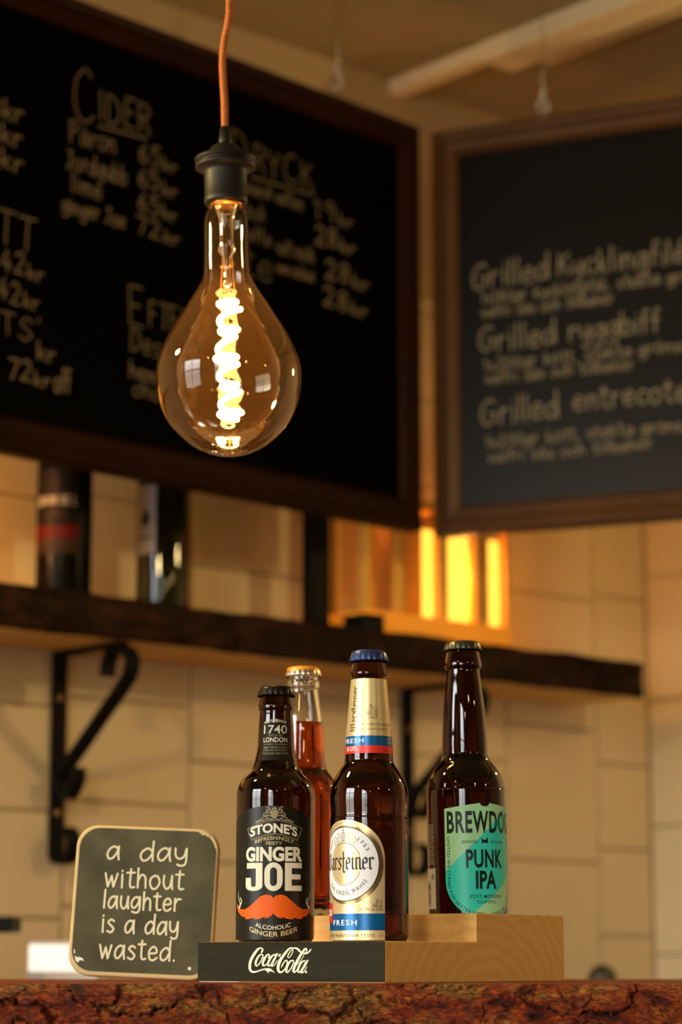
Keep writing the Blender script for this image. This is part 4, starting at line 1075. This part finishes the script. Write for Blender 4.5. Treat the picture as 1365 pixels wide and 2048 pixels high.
def circ(rad, a0, a1, up=True, n=40):
    return [(IX + .4 + rad * math.cos(R(a0 + (a1 - a0) * i / n)), CZ + rad * math.sin(R(a0 + (a1 - a0) * i / n))) for i in range(n + 1)]
a.path_text('1753', circ(20.6, 57, 27), 3.0, space=1.25); a.path_text('SEIT', circ(20.6, 150, 126), 2.7, space=1.2)
a.path_text('DAS EINZIG WAHRE', circ(23.4, 222, 326), 3.0, space=1.35)
a.text('33 cl', 24.5, 29.6, wz(1809), wz(1801.5)); a.text('330 ml', 22.0, 29.8, wz(1817), wz(1809.8)); a.text('11.2 Fl. oz (US)', 12.5, 29.8, wz(1825.5), wz(1818))
a.text('ALL THE WARSTEINER TASTE', -27, 23.6, wz(1875), wz(1869), space=1.25); a.text('LOT', 27.4, 30.2, wz(1874), wz(1870.5))
wp(a, 'lettering', M['ink'], .00034, wd_)
wp(Art().ell(IX, CZ, 14.5, 15.5, n=64), 'label_oval', M['goldfoil'], .0003, wd_)
a = Art()   # crown
kx0, kz0 = -1.6, wz(1692)
for sgn in (-1, 1):
    for pts in ([(0, 2.2), (2.4, 6.8), (5.0, 7.4), (6.4, 4.6), (5.6, 2.0)], [(2.2, 2.0), (3.2, 5.6), (4.6, 5.2), (4.6, 2.0)], [(5.6, 2.0), (8.0, 5.6), (10.6, 4.8), (10.4, 1.6), (9.2, -.2)], [(6.6, 1.6), (8.0, 3.8), (9.2, 3.2), (8.6, .6)]):
        a.stroke([(kx0 + sgn * x, kz0 + z) for x, z in pts], .34)
    for i in range(9): a.ell(kx0 + sgn * (1.8 + i * 1.15), kz0 + 8.6 - .07 * (i - 2.2) ** 2 * 1.6, .34, n=10)
a.stroke([(kx0 - 9.4, kz0 - .2), (kx0, kz0 + 2.4), (kx0 + 9.4, kz0 - .2)], .34, n=12); a.stroke([(kx0 - 8.6, kz0 - 1.6), (kx0, kz0 + .9), (kx0 + 8.6, kz0 - 1.6)], .34, n=12)
a.poly(rr(kx0 - 1.0, kx0 + 1.0, kz0 + 2.2, kz0 + 9.4, .9), rr(kx0 - .55, kx0 + .55, kz0 + 2.8, kz0 + 8.8, .5)); a.ell(kx0, kz0 + 10.4, .6, n=12); a.stroke([(kx0, kz0 + 10.6), (kx0, kz0 + 12.0)], .35, False); a.stroke([(kx0 - .6, kz0 + 11.5), (kx0 + .6, kz0 + 11.5)], .35, False)
wp(a, 'crown_emblem', M['foildark'], .00034, wd_)
bl = wp(Art().rect(-31.9, wz(1862), 31.9, wz(1829)), 'label_band', M['blueprint'], .00026)
wp(Art().text('FRESH', -13.8, 10.2, wz(1852), wz(1841), bold=.014, space=1.3), 'lettering', M['white'], .00034, bl)
rt = wp(Art().poly(rr(-27.6, -15.6, wz(1847), wz(1807.5), 1.2)), 'label_tag', M['redprint'], .00034)
wp(Art().text('0,0%', -26.4, -16.8, wz(1835), wz(1820), bold=.02), 'lettering', M['white'], .0004, rt)
# neck foil: gold, blue and red
foil = lambda z0, z1, m, par, n_=16: obj('neck_foil' if par is wb else 'foil_band', lathe([(w_rad(z0 * mm + (z1 - z0) * mm * i / n_) + .00018, z0 * mm + (z1 - z0) * mm * i / n_) for i in range(n_ + 1)], 128, ends=False), m, par, True)
nf = foil(156.5, 201.3, M['goldfoil'], wb)
fb = foil(148.8, 156.5, M['blueprint'], nf, 4); fr_ = foil(142.9, 148.8, M['redprint'], nf, 4)
def nk(px, py):
    xc = 736.6 + (py - 1360) * .013; hp = 35.5 + (py - 1360) * .0935
    return 15.9 * math.asin(max(-.98, min(.98, (px - xc) / hp)))
def nkz(py): return 201.5 - (py - 1360) * .391
def npnt(art, name, mat, par, off=.0003): return print_on(art, name, mat, par, w_rad, 0, off, 15.9, 1.0, 3)
a = Art()
sx = nk(714, 1420)
blackletter(a, 'Warsteiner', 0, 0, 4.3, 35.5, .30, map=lambda x, y: (sx - y, 160.0 + x))
cx, cz = nk(742, 1428), nkz(1428)
for (x, z, rr_) in ((-.6, 3.4, 1.3), (2.6, 2.6, 1.5), (3.4, -.4, 1.4), (2.6, -3.4, 1.5), (-1.6, -.8, 2.0), (-1.6, -.8, 1.0), (-.6, 5.2, .9)): a.ring(cx + x, cz + z, rr_, rr_, .4, n=20)
a.stroke([(cx - 3, cz - 5), (cx, cz - 4.2), (cx + 2.4, cz - 5)], .5)
a.text('A FAMILY TRADITION', nk(723, 1452), nk(779, 1452), nkz(1455), nkz(1450.5)); a.text('WARSTEIN, GERMANY', nk(723, 1463), nk(776, 1463), nkz(1464.5), nkz(1460))
npnt(a, 'lettering', M['foildark'], nf)
npnt(Art().text('FRESH', nk(690.5, 1484), nk(727, 1484), nkz(1489.5), nkz(1480), bold=.012, space=1.2).text('SINCE', nk(775, 1480), nk(782.5, 1480), nkz(1483), nkz(1478)).text('1753', nk(775, 1488), nk(782.5, 1488), nkz(1491), nkz(1486)), 'lettering', M['white'], fb)
npnt(Art().text('0.0%', nk(694.5, 1500), nk(715, 1500), nkz(1505), nkz(1496)), 'lettering', M['white'], fr_)

# ---- pale ale with the turquoise shield
BZ = REC / mm
B_BODY = [(z + BZ, r) for z, r in [(5, 31.6), (40, 31.7), (93, 31.8), (99, 31.5), (105, 30.6), (109.1, 29.3), (113, 27.3), (117, 24.4), (121.1, 21.0), (125, 19.2), (129, 18.4), (139.3, 18.2), (163.2, 16.8), (180, 15.0), (194.5, 13.3), (196.4, 13.4), (198.2, 14.8), (200.4, 15.0), (205, 14.3), (210, 13.3), (213, 13.0)]]
bb, b_rad = beer('brown beer bottle with a turquoise shield label and bare neck, rightmost on the block', BREW_XY, Z_UP - REC, B_BODY, (211.6 + BZ, 219.2 + BZ, 13.8, 15.3), M['capolive'], M['amber2'])
bb.rotation_euler = (0, -.013, 0)
RB = 31.8; BT0 = R(24.5)
def bz(py): return .5 + (1828 - py) * .397 + BZ
def bx(px): return RB * (math.asin(max(-.995, min(.995, (px - 936.5) / 79.6))) - BT0)
def b9(cx, cy): return bx(885 + cx / 8.907), bz(1605 + cy / 8.907)
HWB = 33.6
zs = bz(1768); zb = bz(1838)
def side(n=18):   # shield bottom right -> tip -> left
    o = []
    for i in range(n + 1):
        q = R(90 * i / n); o.append((HWB * math.cos(q) ** .9, zs + (zb - zs) * math.sin(q) ** 1.15))
    return o
sd = side()
notch = [(4.2 * math.cos(R(v)), bz(1611.5) + 4.2 * math.sin(R(v)) * .62 * 1.0) for v in range(0, -181, -15)]
outl = [(-HWB, bz(1621.5))] + [(-x, z) for x, z in sd] + sd[::-1][1:] + [(HWB, bz(1621.5))] + notch
def bp(art, name, mat, par, off=.0003): return print_on(art, name, mat, par, b_rad, BT0, off, RB, 1.4)
bl = print_on(Art().poly(outl[::-1]), 'label', M['teal'], bb, b_rad, BT0, .0002, RB, 1.2)
# pale diagonal bands, clipped to the shield
def clip(poly, n, c):
    o = []
    for p, q in zip(poly, poly[1:] + poly[:1]):
        dp = p[0] * n[0] + p[1] * n[1] - c; dq = q[0] * n[0] + q[1] * n[1] - c
        if dp >= 0: o.append(p)
        if dp * dq < 0: t_ = dp / (dp - dq); o.append((p[0] + (q[0] - p[0]) * t_, p[1] + (q[1] - p[1]) * t_))
    return o
p, q = b9(1075, 150), b9(50, 1245); nn = (-(p[1] - q[1]), p[0] - q[0]); c1 = nn[0] * p[0] + nn[1] * p[1]
p2, q2_ = b9(1150, 1300), b9(640, 1880); n2 = ((p2[1] - q2_[1]), -(p2[0] - q2_[0])); c2 = n2[0] * p2[0] + n2[1] * p2[1]
bp(Art().poly(clip(outl, nn, c1)), 'label_stripe', M['mint'], bl, .00025)
bp(Art().poly(clip(outl, n2, c2)), 'label_stripe', M['mint'], bl, .00025)
a = Art()
a.text('BREWDOG', -31.6, 31.6, bz(1671), bz(1626.5), bold=.030, space=1.12)
a.text('BREWED', -19.2, -6.6, bz(1691), bz(1685.4), bold=.006); a.text('IN ELLON', 4.6, 18.0, bz(1691), bz(1685.4), bold=.006)
a.text('PUNK', -16.4, 16.8, bz(1739.7), bz(1703), bold=.030, space=1.08); a.text('IPA', -9.0, 9.4, bz(1780.8), bz(1744.8), bold=.034)
a.text('POST MODERN', -13.8, 14.4, bz(1799), bz(1792), bold=.008, space=1.1); a.text('CLASSIC', -8.2, 8.6, bz(1809), bz(1803), bold=.008, space=1.1)
e0 = -1.0; e1 = bz(1686)
a.poly([(e0 - 3.2, e1 + 3.0), (e0 - 1.8, e1 + 1.2), (e0, e1 + .6), (e0 + 1.6, e1 + 1.0), (e0 + 2.6, e1 + 3.2), (e0 + 3.2, e1 + 1.0), (e0 + 2.8, e1 - 1.2), (e0 + 3.2, e1 - 2.6), (e0 + 1.6, e1 - 1.8), (e0, e1 - 1.6), (e0 - 1.6, e1 - 1.8), (e0 - 3.0, e1 - 2.6), (e0 - 2.4, e1 - .8)][::-1])
ins = 4.2
lp = [(-HWB + 1.6, bz(1676)), (-HWB + 1.6, zs)] + [(-(x - 1.6 * x / HWB), z + 1.6 * (1 - abs(x) / HWB)) for x, z in sd[1:]]
a.path_text('UNITED WE STAND FOR BETTER BEER', [(x, z) for x, z in lp], 2.7, bold=.004, d0=0.5, d1=80)
rp_ = [((x - 1.6 * x / HWB), z + 1.6 * (1 - abs(x) / HWB)) for x, z in sd[::-1]] + [(HWB - 1.6, zs), (HWB - 1.6, bz(1676))]
a.path_text('FIERCELY DEFIANT INDEPENDENT', rp_, 2.7, bold=.004, d0=5, d1=84)
bp(a, 'lettering', M['inkgreen'], bl, .00032)
bk_ = print_on(Art().rect(-14, bz(1818), 9.2, bz(1738)), 'back_label', M['backlbl'], bb, b_rad, R(-73), .0002, RB)
a = Art()
for i in range(20): a.rect(-11 + i * .0, bz(1812) + i * .95, 1.5, bz(1812) + i * .95 + random.choice((.3, .5, .65)))
for i in range(3): a.rect(3.5 + i * 1.4, bz(1760), 4.1 + i * 1.4, bz(1750))
print_on(a, 'barcode', M['ink'], bk_, b_rad, R(-73), .0003, RB)
a = Art()
for i in range(20):
    x = -13
    while x < 7:
        w = random.uniform(.8, 2.6); a.rect(x, bz(1652 + i * 4.1), min(x + w, 8), bz(1650 + i * 4.1)); x += w + .7
print_on(a, 'back_lettering', pm('back_print', (.36, .31, .20), .6), bk_, b_rad, R(-73), .0002, RB)

# ---- clear bottle with a red drink behind
c_out = [(10, 30.8), (60, 31.1), (97, 31.2), (105, 30.3), (110, 28.4), (114, 26.3), (118.2, 23.3), (122.5, 20.3), (130, 18.9), (145, 17.7), (163.5, 16.4), (185, 13.4), (190.5, 12.9), (192, 13.8), (194, 14.1), (196.5, 13.9), (198, 13.0), (199.5, 12.8), (201.5, 12.8)]
cb = thing('soda_bottle', 'clear glass bottle of red drink with a gold cap, behind the other bottles', 'bottle', (-.0321, 1.9947, Z_UP), 0, 'bottles on the display block')
po = [(r * mm, z * mm) for z, r in c_out]
outer = foot_prof(po[0][0], po[0][1]) + catmull(po, 4)[1:]
inner = [(max(r - .0026, .004), z) for r, z in catmull(po, 4)]
inn = [(0, .006), (po[0][0] * .8, .0065), (inner[0][0], .011)] + inner[1:]
obj('glass_body', lathe(outer + inn[::-1], 128, ends=False), M['clearglass'], cb, True)
ci = interp(inn)
LV = .1625
lq = [(0, .0061), (po[0][0] * .8, .0066), (inner[0][0] + .0002, .0111)] + [(ci(z) + .00015, z) for z in [.012 + (LV - .012) * i / 60 for i in range(61)]] + [(0, LV)]
obj('drink', lathe(lq, 128, ends=False), M['redliquid'], cb, True)
cp = crown_cap(.2012, .2097, .0136, .0151, M['capsilver'], cb)
obj('cap_top', lathe([(.01425, .2060), (.0140, .2072), (.0136, .2084), (.0128, .2094), (.010, .2099), (0, .2101)], 64, ends=False), M['capgold'], cp, True)

# ================================================================== SMALL PLAQUE
PS = .4106e-3
pl = thing('chalkboard_plaque', 'small rounded chalkboard plaque with handwritten cream text, left of the block', 'plaque', (-.1605, 1.935, BAR_Z))
PW, PH = .1185, .1220
def rsq(w, h, r, y, n=10, chip=False):
    return [(x, y, z) for x, z in rr(-w / 2, w / 2, -h / 2, h / 2, r, n)]
bm = bmesh.new(); rings = []
for (w, h, r, y) in ((PW - .001, PH - .001, .017, .0075), (PW, PH, .018, .0068), (PW, PH, .018, .0022), (PW - .0012, PH - .0012, .0175, .0008), (PW - .003, PH - .003, .0165, 0)):
    rings.append([bm.verts.new(c) for c in rsq(w, h, r, y)])
for A, B in zip(rings, rings[1:]):
    for j in range(len(A)): bm.faces.new((A[j], A[(j + 1) % len(A)], B[(j + 1) % len(A)], B[j]))
bm.faces.new(rings[0]); bm.faces.new(rings[-1])
bmesh.ops.recalc_face_normals(bm, faces=bm.faces[:])
TILT = Matrix.Rotation(R(2.5), 4, 'Y') @ Matrix.Rotation(R(-3.5), 4, 'X')
YAW = Matrix.Rotation(R(-6), 4, 'Z')
bm.transform(YAW @ TILT)
zmin = min(v.co.z for v in bm.verts); PT = Matrix.Translation((0, 0, -zmin + .0002)) @ YAW @ TILT
bm.transform(Matrix.Translation((0, 0, -zmin + .0002)))
obj('backing_board', bm, M['plaquewood'], pl)
def on_plaque(y): return lambda x, z, k: tuple(PT @ Vector((x, y - k, z)))
fo = rr(-PW / 2 + .0030, PW / 2 - .0022, -PH / 2 + .0040, PH / 2 - .0024, .0170, 10)
ch = []
for (x, z) in fo:
    if x > .044 and z > .046: ch.append((x - .0006, z - .0004))
    else: ch.append((x, z))
face = Art().poly(ch).build('face', M['plaqueface'], pl, on_plaque(-.0003), smooth=False)
a = Art()
def line(s, px0, px1, py, xh=10.6): pen(a, s, (px0 - 285) * .4106, (1808.5 - py) * .4106, xh, (px1 - px0) * .4106, 1.7, .03, .68, .55)
line('a', 203.5, 231.5, 1727); line('day', 271, 369, 1727); line('without', 203.5, 364, 1781.5); line('laughter', 203.5, 361.5, 1823.5, 9.8); line('is a day', 203.5, 360, 1870, 10.3); line('wasted.', 203.5, 357.5, 1921)
a.v = [(x, y, k) for x, y, k in a.v]
a.build('lettering', M['plaquetext'], face, on_plaque(-.0006), smooth=False, scale=mm)
for k, (pts, mt) in enumerate([([(41.3 + 1.4 * math.cos(R(v)), -51.5 + 1.4 * math.sin(R(v))) for v in range(0, 360, 24)], M['chip']),
        ([(-53.6, -45.0), (-52.0, -46.4), (-49.2, -46.2), (-46.4, -47.2), (-45.6, -49.6), (-47.6, -48.6), (-49.6, -49.4), (-50.4, -51.0), (-52.6, -48.8)], M['chip']),
        ([(-54.6, -40.0), (-53.6, -40.6), (-53.2, -43.2), (-54.2, -43.6)], M['chip']),
        ([(41.0, 58.8), (43.4, 57.0), (45.4, 55.4), (47.2, 56.2), (49.0, 54.6), (51.0, 54.6), (49.4, 57.2), (45.4, 58.9)], M['plaquewood'])]):
    Art().poly(pts).build('paint_chip', mt, face, on_plaque(-.0006), smooth=False, scale=mm)

# ================================================================== PENDANT BULB
BP = Vector((-.0955, 1.9383, 0))
lamp = thing('pendant_bulb', 'large lit teardrop filament bulb hanging on an orange cord', 'pendant lamp', (BP.x, BP.y, 1.6028))
Z0 = 1.6028
def z_(z): return z - Z0
lean = Matrix.Rotation(R(-1.35), 4, 'Y')
gl_prof = [(.0, 1.5346), (.0127, 1.5364), (.0274, 1.5422), (.041, 1.5530), (.052, 1.5662), (.0592, 1.5832), (.0617, 1.6028), (.0598, 1.6181), (.0520, 1.6370), (.0370, 1.6621), (.0270, 1.6785), (.0214, 1.6887), (.0199, 1.6976), (.0194, 1.7178), (.0193, 1.7378), (.0181, 1.7468), (.0142, 1.7545), (.0132, 1.7560)]
bm = lathe([(r, z_(z)) for r, z in catmull(gl_prof, 5)], 128, ends=False); bm.transform(lean)
obj('bulb_glass', bm, M['bulbglass'], lamp, True)
# glass stem, lead wires and coiled filament
bm = lathe([(.0130, z_(1.755)), (.0090, z_(1.752)), (.0065, z_(1.742)), (.0060, z_(1.722)), (.0078, z_(1.714)), (.0030, z_(1.708)), (.0028, z_(1.688)), (.0042, z_(1.684)), (0, z_(1.681))], 48, ends=False); bm.transform(lean)
obj('stem', bm, M['bulbstem'], lamp, True)
bm = bmesh.new()
for sx, zz in ((-.004, 1.672), (.005, 1.640), (.0, 1.566)): tube([(sx * .5, .002, z_(1.742)), (sx, .001, z_(1.700)), (sx * 1.6, 0, z_(zz))], .0004, 8, bm)
tube([(-.0055, 0, z_(1.7005)), (.0045, 0, z_(1.7005))], .0008, 8, bm)
bm.transform(lean); obj('lead_wires', bm, M['brass'], lamp, True)
hx = []
turns = 9.0; N_ = 300
for i in range(N_ + 1):
    q = i / N_; a_ = 2 * pi * turns * q + .6
    r_ = .0079 + .0013 * math.sin(5.1 * q * pi) + (.0 if q < .94 else -.001)
    zz = 1.5640 + (1.6730 - 1.5640) * q + .0034 * math.sin(a_ * .5 + 1)
    hx.append((r_ * math.cos(a_) + .0016 * math.sin(9 * q), r_ * math.sin(a_), z_(zz)))
bm = tube(hx, .0022, 10); bm.transform(lean)
obj('filament', bm, M['filament'], lamp, True)
bm = lathe([(.0126, z_(1.7535)), (.0140, z_(1.7545)), (.0142, z_(1.7575)), (.0130, z_(1.7590)), (.0142, z_(1.7605)), (.0130, z_(1.762)), (.0130, z_(1.768))], 64, ends=False); bm.transform(lean)
obj('screw_base', bm, M['brass'], lamp, True)
so = [(.0150, 1.7575), (.0178, 1.7560), (.0186, 1.7580), (.0186, 1.7620), (.0180, 1.7635), (.0184, 1.7840), (.0192, 1.7868), (.0240, 1.7880), (.0258, 1.7890), (.0258, 1.7915), (.0235, 1.7925), (.0235, 1.7940), (.0262, 1.7950), (.0262, 1.7975), (.0190, 1.7985), (.0165, 1.8000), (.0150, 1.8040), (.0110, 1.8085), (.0060, 1.8100), (0, 1.8102)]
bm = lathe([(r, z_(z)) for r, z in so], 72, ends=False); bm.transform(lean)
obj('socket', bm, M['socket'], lamp, True)
bm = lathe([(.0056, z_(1.8090)), (.0054, z_(1.8150)), (.0040, z_(1.8262)), (.0024, z_(1.8270))], 32); bm.transform(lean)
obj('strain_relief', bm, M['socket'], lamp, True)
tz = lean @ Vector((0, 0, z_(1.826)))
cp_ = [(tz.x, tz.y, tz.z), (tz.x - .0006, 0, z_(1.850)), (tz.x - .0026, 0, z_(1.885)), (tz.x - .0012, 0, z_(1.905)), (tz.x + .0022, 0, z_(1.925)), (tz.x + .0030, 0, z_(1.950)), (tz.x + .0020, 0, z_(2.05)), (tz.x + .0020, 0, z_(2.3)), (tz.x + .002, 0, z_(ROOM_H))]
obj('cord', tube(catmull(cp_, 8), .0031, 14), M['cord'], lamp, True)
obj('ceiling_rose', lathe([(0, z_(ROOM_H) - .03), (.03, z_(ROOM_H) - .026), (.048, z_(ROOM_H) - .004), (.048, z_(ROOM_H))], 48, ends=False), M['socket'], lamp, True)
